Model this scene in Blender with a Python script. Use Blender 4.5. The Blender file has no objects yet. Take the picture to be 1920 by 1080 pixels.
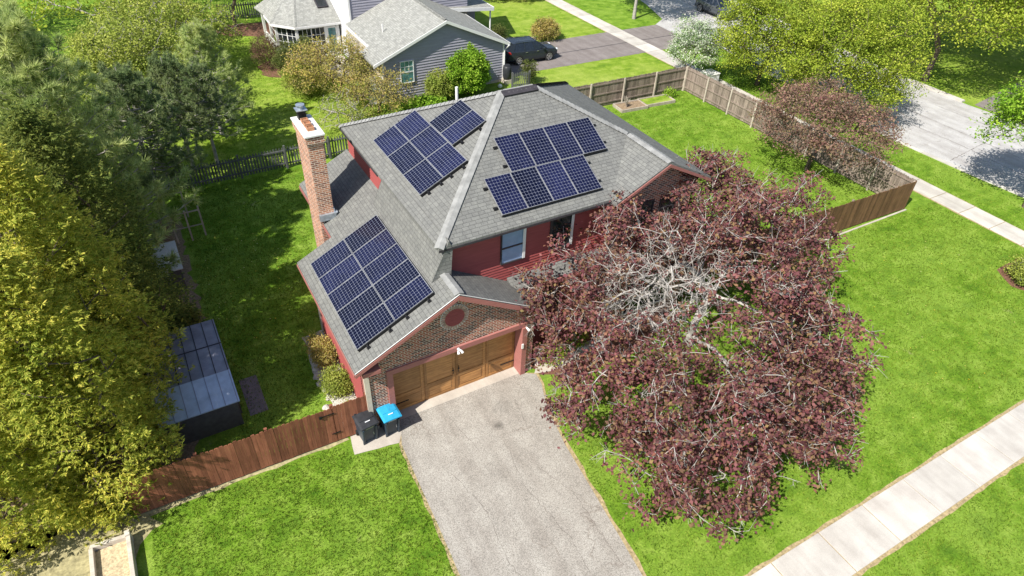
import bpy, math, random
import numpy as np
from mathutils import Matrix, Vector

# ------------------------------------------------------------------ camera, world, sun, exposure
sc = bpy.context.scene
COL = sc.collection
cam_d = bpy.data.cameras.new("camera"); cam = bpy.data.objects.new("camera", cam_d); COL.objects.link(cam)
sc.camera = cam
cam_d.sensor_width = 36.0; cam_d.lens = 36 * 1245.47 / 1920
cam_d.clip_start = 0.1; cam_d.clip_end = 1500
YAW, PITCH, ROLL = 0.5432, -0.6782, 0.0450
_f = Vector((math.sin(YAW) * math.cos(PITCH), math.cos(YAW) * math.cos(PITCH), math.sin(PITCH)))
_r0 = Vector((math.cos(YAW), -math.sin(YAW), 0)); _u0 = _r0.cross(_f)
_r = _r0 * math.cos(ROLL) + _u0 * math.sin(ROLL); _u = _u0 * math.cos(ROLL) - _r0 * math.sin(ROLL)
cam.matrix_world = Matrix(((_r.x, _u.x, -_f.x, -4.9273), (_r.y, _u.y, -_f.y, -16.0654), (_r.z, _u.z, -_f.z, 19.3177), (0, 0, 0, 1)))

SUN_EL = math.radians(49.0); SUN_OFF = math.radians(18.0)      # the sun stands over -X, a little towards -Y
sdir = Vector((-math.cos(SUN_OFF) * math.cos(SUN_EL), -math.sin(SUN_OFF) * math.cos(SUN_EL), math.sin(SUN_EL)))
world = bpy.data.worlds.new("World"); sc.world = world; world.use_nodes = True
wn = world.node_tree.nodes; wl = world.node_tree.links
sky = wn.new('ShaderNodeTexSky'); sky.sky_type = 'NISHITA'; sky.sun_disc = False
sky.sun_elevation = SUN_EL; sky.sun_rotation = math.atan2(sdir.x, sdir.y)
sky.air_density = 1.0; sky.dust_density = 1.0; sky.ozone_density = 1.0
wl.new(sky.outputs[0], wn['Background'].inputs[0]); wn['Background'].inputs[1].default_value = 0.095
sun_d = bpy.data.lights.new("sun", 'SUN'); sun = bpy.data.objects.new("sun", sun_d); COL.objects.link(sun)
sun_d.energy = 4.8; sun_d.angle = math.radians(0.5); sun_d.color = (1.0, 0.96, 0.89)
sun.rotation_euler = sdir.to_track_quat('Z', 'Y').to_euler(); sun.location = (-40, -10, 50)
sc.view_settings.view_transform = 'Standard'; sc.view_settings.look = 'None'
sc.view_settings.exposure = 0.58; sc.view_settings.gamma = 1.0
sc.render.engine = 'CYCLES'
sc.cycles.max_bounces = 6; sc.cycles.transparent_max_bounces = 4

# ------------------------------------------------------------------ materials
class NT:
    def __init__(s, name):
        s.m = bpy.data.materials.new(name); s.m.use_nodes = True
        s.t = s.m.node_tree; s.n = s.t.nodes; s.l = s.t.links
        s.b = s.n['Principled BSDF']
        s.b.inputs['Specular IOR Level'].default_value = 0.3
    def node(s, t, **k):
        n = s.n.new(t)
        for a, v in k.items(): setattr(n, a, v)
        return n
    def link(s, a, b): s.l.new(a, b)
    def coord(s, kind='Object', scale=None, rot=None):
        c = s.node('ShaderNodeTexCoord'); o = c.outputs[kind]
        if scale is not None or rot is not None:
            m = s.node('ShaderNodeMapping'); s.link(o, m.inputs[0])
            if scale is not None: m.inputs['Scale'].default_value = scale
            if rot is not None: m.inputs['Rotation'].default_value = rot
            o = m.outputs[0]
        return o
    def noise(s, vec, scale, detail=4, rough=.6):
        n = s.node('ShaderNodeTexNoise'); s.link(vec, n.inputs['Vector'])
        n.inputs['Scale'].default_value = scale; n.inputs['Detail'].default_value = detail; n.inputs['Roughness'].default_value = rough
        return n.outputs['Fac']
    def ramp(s, fac, stops):
        r = s.node('ShaderNodeValToRGB'); s.link(fac, r.inputs[0])
        e = r.color_ramp.elements
        while len(e) < len(stops): e.new(0.5)
        for i, (p, c) in enumerate(stops):
            e[i].position = p; e[i].color = (*c, 1) if len(c) == 3 else c
        return r.outputs[0]
    def mix(s, fac, a, b, mode='MIX'):
        m = s.node('ShaderNodeMix', data_type='RGBA', blend_type=mode)
        for i, v in ((0, fac), (6, a), (7, b)):
            if hasattr(v, 'is_linked') or hasattr(v, 'links'): s.link(v, m.inputs[i])
            elif i == 0: m.inputs[0].default_value = v
            else: m.inputs[i].default_value = (*v, 1)
        return m.outputs[2]
    def math(s, op, a, b=None):
        m = s.node('ShaderNodeMath', operation=op)
        for i, v in enumerate((a, b)):
            if v is None: continue
            if isinstance(v, (int, float)): m.inputs[i].default_value = v
            else: s.link(v, m.inputs[i])
        return m.outputs[0]
    def bump(s, h, strength=.5, dist=.02):
        b = s.node('ShaderNodeBump'); b.inputs['Strength'].default_value = strength; b.inputs['Distance'].default_value = dist
        s.link(h, b.inputs['Height']); s.link(b.outputs[0], s.b.inputs['Normal'])
    def color(s, o):
        if isinstance(o, tuple): s.b.inputs['Base Color'].default_value = (*o, 1)
        else: s.link(o, s.b.inputs['Base Color'])
    def rough(s, v): s.b.inputs['Roughness'].default_value = v
    def island(s):
        return s.node('ShaderNodeNewGeometry').outputs['Random Per Island']

M = {}
def plain(name, c, rough=.6, metal=0, spec=.3, var=.25, vs=6):
    t = NT(name); v = t.coord()
    n = t.noise(v, vs, 5)
    t.color(t.ramp(n, [(.3, tuple(x * (1 - var) for x in c)), (.7, tuple(min(1, x * (1 + var)) for x in c))]))
    t.rough(rough); t.b.inputs['Metallic'].default_value = metal; t.b.inputs['Specular IOR Level'].default_value = spec
    M[name] = t.m; return t

def mat_grass(name, base, dry, dark):
    t = NT(name); v = t.coord()
    big = t.noise(v, .22, 3); mid = t.noise(v, 1.3, 5, .65); fine = t.noise(v, 14, 5, .75)
    mow = t.noise(t.coord(scale=(.25, 2.6, 1), rot=(0, 0, .35)), 1.0, 3)
    c = t.ramp(t.math('ADD', t.math('MULTIPLY', mid, .75), t.math('MULTIPLY', mow, .25)), [(.36, dark), (.5, base), (.64, dry)])
    c = t.mix(t.ramp(big, [(.42, (0, 0, 0)), (.66, (.55, .55, .55))]), c, dry)
    c = t.mix(.75, c, t.ramp(fine, [(.25, (.3, .34, .22)), (.5, (.9, .95, .85)), (.75, (1.7, 1.65, 1.5))]), 'MULTIPLY')
    spot = t.noise(t.coord(scale=(1, 1, 1), rot=(0, 0, 1)), .55, 6, .7)
    c = t.mix(t.ramp(spot, [(.655, (0, 0, 0)), (.74, (.7, .7, .7))]), c, (.36, .31, .17))
    t.color(c); t.rough(.95); t.b.inputs['Specular IOR Level'].default_value = .1
    t.bump(fine, .9, .05); M[name] = t.m
mat_grass('lawn', (.150, .26, .022), (.26, .365, .06), (.075, .16, .013))
mat_grass('lawn_far', (.21, .31, .03), (.34, .40, .085), (.12, .21, .02))

def mat_blade(name, cols, tl=.35):
    t = NT(name)
    c = t.ramp(t.island(), [(i / (len(cols) - 1), x) for i, x in enumerate(cols)])
    big = t.noise(t.coord(), .6, 3)
    c = t.mix(1.0, c, t.ramp(big, [(.35, (.72, .8, .7)), (.65, (1.2, 1.12, 1.1))]), 'MULTIPLY')
    t.color(c); t.rough(.8); t.b.inputs['Specular IOR Level'].default_value = .15
    tr = t.node('ShaderNodeBsdfTranslucent'); t.link(c, tr.inputs[0])
    mx = t.node('ShaderNodeMixShader'); mx.inputs[0].default_value = tl
    t.link(t.b.outputs[0], mx.inputs[1]); t.link(tr.outputs[0], mx.inputs[2])
    t.link(mx.outputs[0], t.n['Material Output'].inputs[0]); M[name] = t.m
mat_blade('grass_blade', [(.055, .12, .008), (.12, .215, .015), (.21, .31, .03), (.33, .41, .07), (.15,.25,.02)])
mat_blade('maple_leaf', [(.10, .036, .046), (.21, .082, .092), (.14, .048, .062), (.30, .13, .13), (.26, .16, .10), (.22, .09, .10), (.16, .052, .066), (.31, .22, .10), (.27, .085, .09)])
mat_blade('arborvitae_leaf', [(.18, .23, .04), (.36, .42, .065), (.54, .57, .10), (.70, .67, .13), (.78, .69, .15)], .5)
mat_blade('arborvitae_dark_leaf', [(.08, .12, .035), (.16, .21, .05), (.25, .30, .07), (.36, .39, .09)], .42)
mat_blade('pine_needle', [(.24, .31, .10), (.42, .50, .17), (.58, .66, .26), (.72, .78, .38)], .42)
mat_blade('spruce_needle', [(.14, .19, .09), (.26, .33, .15), (.38, .45, .2)], .4)
mat_blade('lime_leaf', [(.15, .22, .02), (.28, .37, .035), (.40, .48, .055), (.48, .53, .09)])
mat_blade('bright_leaf', [(.13, .27, .02), (.25, .43, .035), (.38, .54, .07)])
mat_blade('crab_leaf', [(.15, .07, .07), (.27, .14, .125), (.35, .21, .16), (.25, .21, .10), (.38, .25, .22)])
mat_blade('gold_leaf', [(.24, .25, .05), (.42, .38, .09), (.52, .43, .12), (.46, .34, .17), (.34, .36, .12)])
mat_blade('olive_leaf', [(.07, .09, .03), (.13, .16, .04), (.2, .23, .07)])
mat_blade('red_twig_leaf', [(.14, .08, .06), (.22, .14, .1), (.17, .12, .06)])
mat_blade('blossom_leaf', [(.7, .7, .66), (.12, .28, .03), (.8, .78, .74), (.2, .36, .05), (.75, .74, .7)])
mat_blade('soft_leaf', [(.2, .26, .04), (.34, .4, .07), (.46, .5, .13)])
mat_blade('flower', [(.8, .62, .03), (.75, .7, .4)])
plain('bark_grey', (.36, .33, .30), .9, var=.35, vs=9)
plain('bark_twig', (.43, .40, .365), .9, var=.25, vs=5)
plain('bark_brown', (.13, .10, .075), .95, var=.4, vs=9)
plain('bark_dark', (.09, .07, .055), .95, var=.4, vs=9)

def mat_asphalt(name, c, sp=.35, cracks=True, stain=None):
    t = NT(name); v = t.coord()
    g = t.noise(v, 42, 3, .8); m = t.noise(v, 1.1, 5, .6)
    a = t.ramp(g, [(.32, tuple(x * (1 - sp * 1.4) for x in c)), (.5, c), (.68, tuple(min(1, x * (1 + sp)) for x in c))])
    a = t.mix(.55, a, t.ramp(m, [(.3, (.72, .69, .68)), (.7, (1.16, 1.16, 1.16))]), 'MULTIPLY')
    isl = t.ramp(t.island(), [(0, (.86, .86, .85)), (1, (1.08, 1.07, 1.06))]); a = t.mix(1.0, a, isl, 'MULTIPLY')
    trk = t.noise(t.coord(scale=(1.6, .16, 1)), 1.0, 4, .6); a = t.mix(.6, a, t.ramp(trk, [(.35, (.80, .77, .755)), (.6, (1.08, 1.08, 1.08))]), 'MULTIPLY')
    if cracks:
        w = t.node('ShaderNodeTexVoronoi', feature='DISTANCE_TO_EDGE'); w.inputs['Scale'].default_value = .33
        d = t.node('ShaderNodeVectorMath', operation='ADD'); nn = t.node('ShaderNodeTexNoise'); nn.inputs['Scale'].default_value = 1.7; nn.inputs['Detail'].default_value = 5
        t.link(v, nn.inputs['Vector']); t.link(v, d.inputs[0]); t.link(nn.outputs['Color'], d.inputs[1]); t.link(d.outputs[0], w.inputs['Vector'])
        k = t.ramp(w.outputs['Distance'], [(0, (.62, .57, .54)), (.004, (.74, .7, .68)), (.009, (1, 1, 1))])
        mk = t.ramp(t.noise(v, .35, 2), [(.5, (0, 0, 0)), (.6, (.7, .7, .7))])
        a = t.mix(mk, a, t.mix(1.0, a, k, 'MULTIPLY'))
    if stain:
        for (sx, sy, sr, dark) in stain:
            vm = t.node('ShaderNodeVectorMath', operation='DISTANCE'); t.link(v, vm.inputs[0]); vm.inputs[1].default_value = (sx, sy, 0)
            dd = t.math('ADD', vm.outputs['Value'], t.math('MULTIPLY', t.noise(v, 4, 3), sr * .8))
            a = t.mix(1.0, a, t.ramp(dd, [(0, (dark,) * 3), (sr * .5, (dark,) * 3), (sr * 1.5, (1, 1, 1))]), 'MULTIPLY')
    t.color(a); t.rough(.92); t.bump(g, .35, .01); M[name] = t.m
mat_asphalt('driveway_asphalt', (.355, .335, .298), .5, stain=[(3.05, -2.35, .22, .5), (2.0, -4.0, 1.2, .925), (3.6, -1.6, 1.3, .8)])
mat_asphalt('street_asphalt', (.46, .455, .45), .2)
mat_asphalt('old_asphalt', (.23, .205, .195), .2)
mat_asphalt('concrete', (.55, .525, .48), .1, cracks=False)
mat_asphalt('concrete_pale', (.5, .46, .40), .12, cracks=False)

def mat_shingle(name, a, b, dark=.45):
    t = NT(name); v = t.coord('UV')
    br = t.node('ShaderNodeTexBrick'); t.link(v, br.inputs['Vector'])
    br.inputs['Scale'].default_value = 1; br.inputs['Brick Width'].default_value = .24; br.inputs['Row Height'].default_value = .145
    br.inputs['Mortar Size'].default_value = .009; br.inputs['Mortar Smooth'].default_value = .3; br.inputs['Bias'].default_value = 0
    br.offset = .37; br.offset_frequency = 2; br.squash = 1.35; br.squash_frequency = 3
    br.inputs['Color1'].default_value = (*a, 1); br.inputs['Color2'].default_value = (*b, 1)
    br.inputs['Mortar'].default_value = (a[0] * dark, a[1] * dark, a[2] * dark, 1)
    n = t.noise(v, 2.6, 7, .8); g = t.noise(t.coord('UV', scale=(1, 2.2, 1)), 13, 4, .85)
    c = t.mix(.9, br.outputs['Color'], t.ramp(n, [(.3, (.74, .74, .75)), (.7, (1.26, 1.26, 1.22))]), 'MULTIPLY')
    c = t.mix(.6, c, t.ramp(g, [(.3, (.7, .7, .7)), (.7, (1.3, 1.3, 1.3))]), 'MULTIPLY')
    t.color(c); t.rough(.95); t.b.inputs['Specular IOR Level'].default_value = .15
    h = t.math('ADD', t.math('SUBTRACT', 1.0, br.outputs['Fac']), t.math('MULTIPLY', g, .3))
    t.bump(h, .7, .012); M[name] = t.m
mat_shingle('shingle', (.170, .170, .162), (.202, .202, .190), .72)
mat_shingle('shingle_far', (.27, .27, .25), (.36, .36, .335), .7)
plain('ridge_shingle', (.265, .265, .255), .95, var=.25, vs=3)

def mat_brick(name, c1, c2, c3, mortar):
    t = NT(name); v = t.coord('UV')
    br = t.node('ShaderNodeTexBrick'); t.link(v, br.inputs['Vector'])
    br.inputs['Scale'].default_value = 1; br.inputs['Brick Width'].default_value = .23; br.inputs['Row Height'].default_value = .082
    br.inputs['Mortar Size'].default_value = .0105; br.inputs['Mortar Smooth'].default_value = .1; br.inputs['Bias'].default_value = -.1
    br.inputs['Color1'].default_value = (*c1, 1); br.inputs['Color2'].default_value = (*c2, 1); br.inputs['Mortar'].default_value = (*mortar, 1)
    br2 = t.node('ShaderNodeTexBrick'); t.link(v, br2.inputs['Vector'])
    for k in ('Scale', 'Brick Width', 'Row Height'): br2.inputs[k].default_value = br.inputs[k].default_value
    br2.inputs['Mortar Size'].default_value = 0; br2.inputs['Color1'].default_value = (0, 0, 0, 1); br2.inputs['Color2'].default_value = (1, 1, 1, 1); br2.inputs['Bias'].default_value = 0
    vo = t.noise(v, 5.5, 2, .9)
    c = t.mix(t.ramp(t.math('ADD', t.math('MULTIPLY', br2.outputs['Color'], .5), t.math('MULTIPLY', vo, .6)), [(.55, (0, 0, 0)), (.62, (1, 1, 1))]), br.outputs['Color'], c3)
    c = t.mix(br.outputs['Fac'], c, mortar)
    c = t.mix(.5, c, t.ramp(t.noise(v, .9, 4), [(.3, (.8, .8, .8)), (.7, (1.2, 1.2, 1.2))]), 'MULTIPLY')
    t.color(c); t.rough(.9); t.bump(t.math('SUBTRACT', 1.0, br.outputs['Fac']), .8, .01); M[name] = t.m
mat_brick('brick', (.34, .10, .06), (.45, .18, .11), (.11, .045, .04), (.62, .54, .45))
mat_brick('chimney_brick', (.50, .20, .115), (.58, .31, .19), (.26, .11, .075), (.80, .68, .54))

def mat_siding(name, c, sp=.12):
    t = NT(name); v = t.coord()
    n = t.noise(t.coord(scale=(1.2, 1.2, 14)), 1.5, 4)
    t.color(t.ramp(n, [(.3, tuple(x * (1 - sp) for x in c)), (.7, tuple(x * (1 + sp) for x in c))])); t.rough(.65); M[name] = t.m
mat_siding('red_siding', (.33, .080, .076)); mat_siding('red_trim', (.36, .145, .125)); mat_siding('grey_siding', (.33, .32, .37))
mat_siding('white_siding', (.6, .6, .62), .05)

def mat_wood(name, a, b, axis='z', sc_=1.0, gaps=None, rough=.7):
    t = NT(name)
    s = (14, 14, .8) if axis == 'z' else ((.8, 14, 14) if axis == 'x' else (14, .8, 14))
    n = t.noise(t.coord(scale=tuple(x * sc_ for x in s)), 1.6, 6, .65); m = t.noise(t.coord(), 2.2, 4, .6)
    isl = t.island()
    c = t.ramp(n, [(.3, a), (.7, b)])
    c = t.mix(.6, c, t.ramp(m, [(.3, (.7, .68, .66)), (.7, (1.25, 1.25, 1.25))]), 'MULTIPLY')
    c = t.mix(.7, c, t.ramp(isl, [(0, (.52, .50, .48)), (1, (1.35, 1.32, 1.3))]), 'MULTIPLY')
    t.color(c); t.rough(rough); t.bump(n, .3, .004); M[name] = t.m
mat_wood('door_wood', (.26, .115, .035), (.52, .28, .105), 'x', rough=.45)
mat_wood('brown_fence', (.18, .062, .036), (.33, .13, .075))
mat_wood('tan_fence', (.14, .07, .035), (.21, .115, .06))
mat_wood('weathered_fence', (.17, .135, .11), (.34, .28, .235))
mat_wood('pale_post', (.40, .35, .29), (.6, .54, .46))
mat_wood('picket_wood', (.085, .09, .095), (.17, .175, .175))
mat_wood('planter_wood', (.55, .5, .42), (.75, .7, .62), 'x')

def mat_panel(name, cell, line):
    t = NT(name); v = t.coord('UV')
    sp = t.node('ShaderNodeSeparateXYZ'); t.link(v, sp.inputs[0])
    fx = t.math('FRACT', t.math('MULTIPLY', sp.outputs[0], 12)); fy = t.math('FRACT', t.math('MULTIPLY', sp.outputs[1], 8))
    dx = t.math('ABSOLUTE', t.math('SUBTRACT', fx, .5)); dy = t.math('ABSOLUTE', t.math('SUBTRACT', fy, .5))
    e = t.math('GREATER_THAN', t.math('MAXIMUM', dx, dy), .474)
    d = t.math('GREATER_THAN', t.math('ADD', dx, dy), .86)
    k = t.math('MAXIMUM', e, d)
    n = t.noise(t.coord(), .9, 3)
    cc = t.ramp(n, [(.3, tuple(x * .7 for x in cell)), (.7, tuple(x * 1.4 for x in cell))])
    cc = t.mix(1.0, cc, t.ramp(t.node('ShaderNodeObjectInfo').outputs['Random'], [(0, (.6, .65, .6)), (1, (1.9, 1.8, 1.75))]), 'MULTIPLY')
    ck = t.node('ShaderNodeTexWhiteNoise'); fl = t.node('ShaderNodeVectorMath', operation='FLOOR'); ms = t.node('ShaderNodeVectorMath', operation='MULTIPLY'); ms.inputs[1].default_value = (12, 8, 1)
    t.link(v, ms.inputs[0]); t.link(ms.outputs[0], fl.inputs[0]); t.link(fl.outputs[0], ck.inputs[0])
    cc = t.mix(.5, cc, t.ramp(ck.outputs['Value'], [(0, (.65, .65, .7)), (1, (1.35, 1.35, 1.3))]), 'MULTIPLY')
    t.color(t.mix(k, cc, line)); t.rough(.14)
    t.b.inputs['Specular IOR Level'].default_value = .25
    M[name] = t.m
mat_panel('solar_cell', (.0050, .0065, .026), (.215, .23, .29))
plain('aluminium', (.42, .42, .42), .35, .5); plain('black_metal', (.018, .018, .02), .5, .3)
plain('glass_dark', (.02, .025, .03), .08, spec=.6, var=.6, vs=1.2); plain('glass_blue', (.30, .42, .62), .08, spec=.6, var=.2, vs=1.0)
plain('glass_teal', (.08, .2, .2), .1, spec=.6, var=.5, vs=3)
plain('white_paint', (.78, .77, .75), .5, var=.06); plain('ring_brick', (.42, .29, .23), .9, var=.5, vs=9); plain('cream_paint', (.62, .54, .44), .6, var=.1)
plain('dark_trim', (.05, .045, .05), .5); plain('flashing', (.45, .5, .55), .3, .6, var=.3)
plain('terracotta', (.40, .20, .11), .8); plain('mortar_crown', (.72, .70, .66), .85, var=.1)
plain('bin_black', (.035, .037, .042), .45, var=.25, vs=4); plain('bin_navy', (.03, .045, .065), .45, var=.2); plain('bin_blue', (.03, .33, .56), .4, var=.1)
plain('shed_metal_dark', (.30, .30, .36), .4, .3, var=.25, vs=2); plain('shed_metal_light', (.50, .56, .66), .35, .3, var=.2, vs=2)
plain('shed_wall', (.13, .12, .12), .6, var=.2); plain('rust', (.22, .14, .09), .9)
plain('car_paint', (.045, .055, .07), .25, .5, .5, var=.1); plain('car_paint_grey', (.13, .14, .155), .25, .5, .5, var=.1)
plain('rubber', (.02, .02, .02), .85); plain('alloy', (.55, .55, .56), .3, .8); plain('tail_red', (.5, .02, .02), .3); plain('lamp_glass', (.75, .76, .78), .15)
plain('car_glass', (.015, .02, .03), .06, spec=.7, var=.3); plain('plastic_black', (.025, .025, .027), .6)
plain('crack', (.16, .135, .12), .95); plain('mulch', (.17, .085, .055), .95, var=.5, vs=16); plain('soil', (.26, .19, .12), .95, var=.45, vs=12)
plain('straw', (.50, .40, .25), .95, var=.4, vs=14); plain('gravel', (.50, .47, .42), .95, var=.5, vs=22); plain('stone', (.52, .48, .43), .9, var=.25, vs=5)
plain('dry_ground', (.34, .30, .16), .95, var=.45, vs=7); plain('mailbox', (.03, .03, .035), .5)
plain('edge_dirt', (.36, .28, .15), .95, var=.45, vs=9); plain('foundation', (.50, .45, .37), .9, var=.15)

# ------------------------------------------------------------------ mesh helpers
class MB:
    def __init__(s): s.v = []; s.f = []; s.uv = None
    def poly(s, pts):
        i = len(s.v); s.v += [tuple(p) for p in pts]; s.f.append(tuple(range(i, i + len(pts)))); return s
    def box(s, x0, x1, y0, y1, z0, z1):
        i = len(s.v)
        s.v += [(x, y, z) for z in (z0, z1) for y in (y0, y1) for x in (x0, x1)]
        for f in ((0, 2, 3, 1), (4, 5, 7, 6), (0, 1, 5, 4), (2, 6, 7, 3), (0, 4, 6, 2), (1, 3, 7, 5)): s.f.append(tuple(i + k for k in f))
        return s
    def obox(s, c, dx, dy, dz):      # oriented box, half-axis vectors
        i = len(s.v); c, dx, dy, dz = (Vector(a) for a in (c, dx, dy, dz))
        for k in (-1, 1):
            for j in (-1, 1):
                for h in (-1, 1): s.v.append(tuple(c + dx * h + dy * j + dz * k))
        for f in ((0, 2, 3, 1), (4, 5, 7, 6), (0, 1, 5, 4), (2, 6, 7, 3), (0, 4, 6, 2), (1, 3, 7, 5)): s.f.append(tuple(i + k for k in f))
        return s
    def slab(s, pts, th):            # polygon (counter-clockwise from above) thickened downwards
        n = len(pts); i = len(s.v)
        s.v += [tuple(p) for p in pts] + [(p[0], p[1], p[2] - th) for p in pts]
        s.f.append(tuple(range(i, i + n))); s.f.append(tuple(range(i + 2 * n - 1, i + n - 1, -1)))
        for k in range(n):
            a, b = i + k, i + (k + 1) % n; s.f.append((b, a, a + n, b + n))
        return s
    def tube(s, pts, r, n=8, caps=True):
        rs = r if isinstance(r, (list, tuple)) else [r] * len(pts)
        pts = [Vector(p) for p in pts]; i = len(s.v)
        for k, p in enumerate(pts):
            d = (pts[min(k + 1, len(pts) - 1)] - pts[max(k - 1, 0)]).normalized()
            a = d.orthogonal().normalized() if abs(d.z) > .9 else d.cross(Vector((0, 0, 1))).normalized()
            b = d.cross(a)
            for j in range(n):
                t = 2 * math.pi * j / n; s.v.append(tuple(p + (a * math.cos(t) + b * math.sin(t)) * rs[k]))
        for k in range(len(pts) - 1):
            for j in range(n):
                a = i + k * n + j; b = i + k * n + (j + 1) % n; s.f.append((a, b, b + n, a + n))
        if caps:
            s.f.append(tuple(i + j for j in range(n - 1, -1, -1))); e = i + (len(pts) - 1) * n; s.f.append(tuple(e + j for j in range(n)))
        return s
    def build(s, name, mat, parent=None, smooth=False, bevel=0):
        me = bpy.data.meshes.new(name); me.from_pydata(s.v, [], s.f); me.materials.append(M[mat] if isinstance(mat, str) else mat)
        me.update()
        uvl = me.uv_layers.new(name='UVMap')
        if s.uv: uvl.data.foreach_set('uv', np.array(s.uv, np.float32).ravel())
        else:
            nl = len(me.loops); vi = np.zeros(nl, np.int32); me.loops.foreach_get('vertex_index', vi)
            co = np.array(s.v, float); nf = len(me.polygons); nrm = np.zeros(nf * 3); me.polygons.foreach_get('normal', nrm); nrm = nrm.reshape(-1, 3)
            tot = np.zeros(nf, np.int32); me.polygons.foreach_get('loop_total', tot)
            fi = np.repeat(np.arange(nf), tot); nn = nrm[fi]; P = co[vi]
            u = np.cross(np.array([0, 0, 1.]), nn); L = np.linalg.norm(u, axis=1)
            flat = L < 1e-3; u[flat] = [1, 0, 0]; L[flat] = 1; u /= L[:, None]; w = np.cross(nn, u)
            w[flat] = [0, 1, 0]
            uvl.data.foreach_set('uv', np.stack([(P * u).sum(1) + 50, (P * w).sum(1) + 50], 1).astype(np.float32).ravel())
        if smooth: me.polygons.foreach_set('use_smooth', [True] * len(me.polygons))
        o = bpy.data.objects.new(name, me); COL.objects.link(o)
        if parent is not None: put(o, parent)
        if bevel:
            b = o.modifiers.new('bevel', 'BEVEL'); b.width = bevel; b.segments = 2; b.limit_method = 'ANGLE'
        return o
def put(o, parent):
    o.parent = parent; o.matrix_parent_inverse = parent.matrix_basis.inverted()
def tag(o, label, cat, group=None, kind=None):
    if label: o['label'] = label
    if cat: o['category'] = cat
    if group: o['group'] = group
    if kind: o['kind'] = kind
    return o
def thing(name, label, cat, loc=(0, 0, 0), group=None, rz=0):
    o = bpy.data.objects.new(name, None); COL.objects.link(o); o.location = loc; o.rotation_euler = (0, 0, rz); o.empty_display_size = .3
    return tag(o, label, cat, group)
def struct(name, mb, mat, label=None, bevel=0):
    o = mb.build(name, mat, bevel=bevel); o['kind'] = 'structure'; o['label'] = label or name.replace('_', ' '); return o
def np_mesh(name, V, F, mat, parent=None):
    """V (n,3), F (m,k) same-sided faces, fast"""
    me = bpy.data.meshes.new(name); n, m, k = len(V), len(F), F.shape[1]
    me.vertices.add(n); me.vertices.foreach_set('co', V.astype(np.float32).ravel())
    me.loops.add(m * k); me.loops.foreach_set('vertex_index', F.astype(np.int32).ravel())
    me.polygons.add(m); me.polygons.foreach_set('loop_start', np.arange(0, m * k, k, dtype=np.int32)); me.polygons.foreach_set('loop_total', np.full(m, k, np.int32))
    me.update(calc_edges=True); me.materials.append(M[mat])
    o = bpy.data.objects.new(name, me); COL.objects.link(o)
    if parent is not None: put(o, parent)
    return o
def clip(poly, z0, z1):              # clip (u,z) polygon to a horizontal strip
    def half(P, zc, keep_above):
        out = []
        for i in range(len(P)):
            a, b = P[i], P[(i + 1) % len(P)]
            ia = (a[1] >= zc) if keep_above else (a[1] <= zc); ib = (b[1] >= zc) if keep_above else (b[1] <= zc)
            if ia: out.append(a)
            if ia != ib:
                t = (zc - a[1]) / (b[1] - a[1]); out.append((a[0] + (b[0] - a[0]) * t, zc))
        return out
    P = half(poly, z0, True)
    return half(P, z1, False) if len(P) > 2 else []
def siding(poly, org, udir, ndir, step=.13, out=.022, mb=None):
    """lap siding boards over a (u,z) polygon; each board leans out at its foot"""
    mb = mb or MB(); o, u, n = Vector(org), Vector(udir), Vector(ndir)
    z = min(p[1] for p in poly); zt = max(p[1] for p in poly)
    while z < zt - 1e-3:
        P = clip(poly, z, min(z + step, zt))
        if len(P) > 2:
            def w(p, base=False):
                k = 0.004 if base else 0.004 + out * (1 - (p[1] - z) / step)
                return o + u * p[0] + n * k + Vector((0, 0, p[1]))
            mb.poly([w(p) for p in P])
            lo = [p for p in P if abs(p[1] - z) < 1e-6]
            if len(lo) >= 2:
                a, b = min(lo), max(lo)
                mb.poly([w(a, True), w(b, True), w(b), w(a)])
        z += step
    return mb

rng = np.random.default_rng(7)
# ------------------------------------------------------------------ ground and paving
g = MB().poly([(-300, -300, 0), (400, -300, 0), (400, 400, 0), (-300, 400, 0)])
struct('lawn', g, 'lawn', 'bright green lawn covering the ground round the houses')
def sheet(name, pts, z, mat, label=None, wob=0, seed=0, kind='structure'):
    P = pts
    if wob:
        r = random.Random(seed); P = []
        for i in range(len(pts)):
            a, b = Vector(pts[i]), Vector(pts[(i + 1) % len(pts)]); n = max(1, int((b - a).length / .35))
            for k in range(n):
                q = a.lerp(b, k / n); P.append((q.x + r.uniform(-wob, wob), q.y + r.uniform(-wob, wob)))
    return struct(name, MB().poly([(p[0], p[1], z) for p in P]), mat, label)
sheet('far_lawn', [(20.2, 19.3), (32.9, 19.3), (32.9, 27.0), (21.0, 27.2), (19.4, 25.9)], .004, 'lawn_far', 'sunny strip of lawn between the driveway and the back fence')
sheet('front_lawn_far', [(20.3, 32.6), (32.9, 32.3), (32.9, 70), (20.3, 70)], .004, 'lawn_far', 'front lawn of the grey house')
sheet('backyard_lawn', [(-25, 20.4), (9.2, 20.4), (9.2, 25.5), (9.6, 34), (5, 44), (-25, 46)], .004, 'lawn_far', 'back lawn of the grey house beyond the picket fence', wob=.1)
sheet('verge', [(34.75, -60), (38.0, -60), (38.0, 26.2), (34.75, 26.6)], .004, 'lawn', 'grass verge between the side pavement and the street')
sheet('far_verge', [(49.0, -60), (75, -60), (75, 90), (49.0, 90)], .004, 'lawn_far', 'lawn across the street under the trees')
drv = [(-.16, -.1), (-.2, -.9), (-.42, -1.5), (-.5, -3), (-.6, -5), (-.73, -7.0), (-.95, -10.9), (3.95, -10.9), (4.15, -9.4), (4.5, -6.5), (4.75, -4.2), (5.05, -2.7), (5.3, -1.9), (5.55, -1.3), (5.62, -.75), (5.1, -.42), (5.05, -.1)]
sheet('driveway', drv, .012, 'driveway_asphalt', 'pale worn asphalt driveway in front of the garage')
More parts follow.
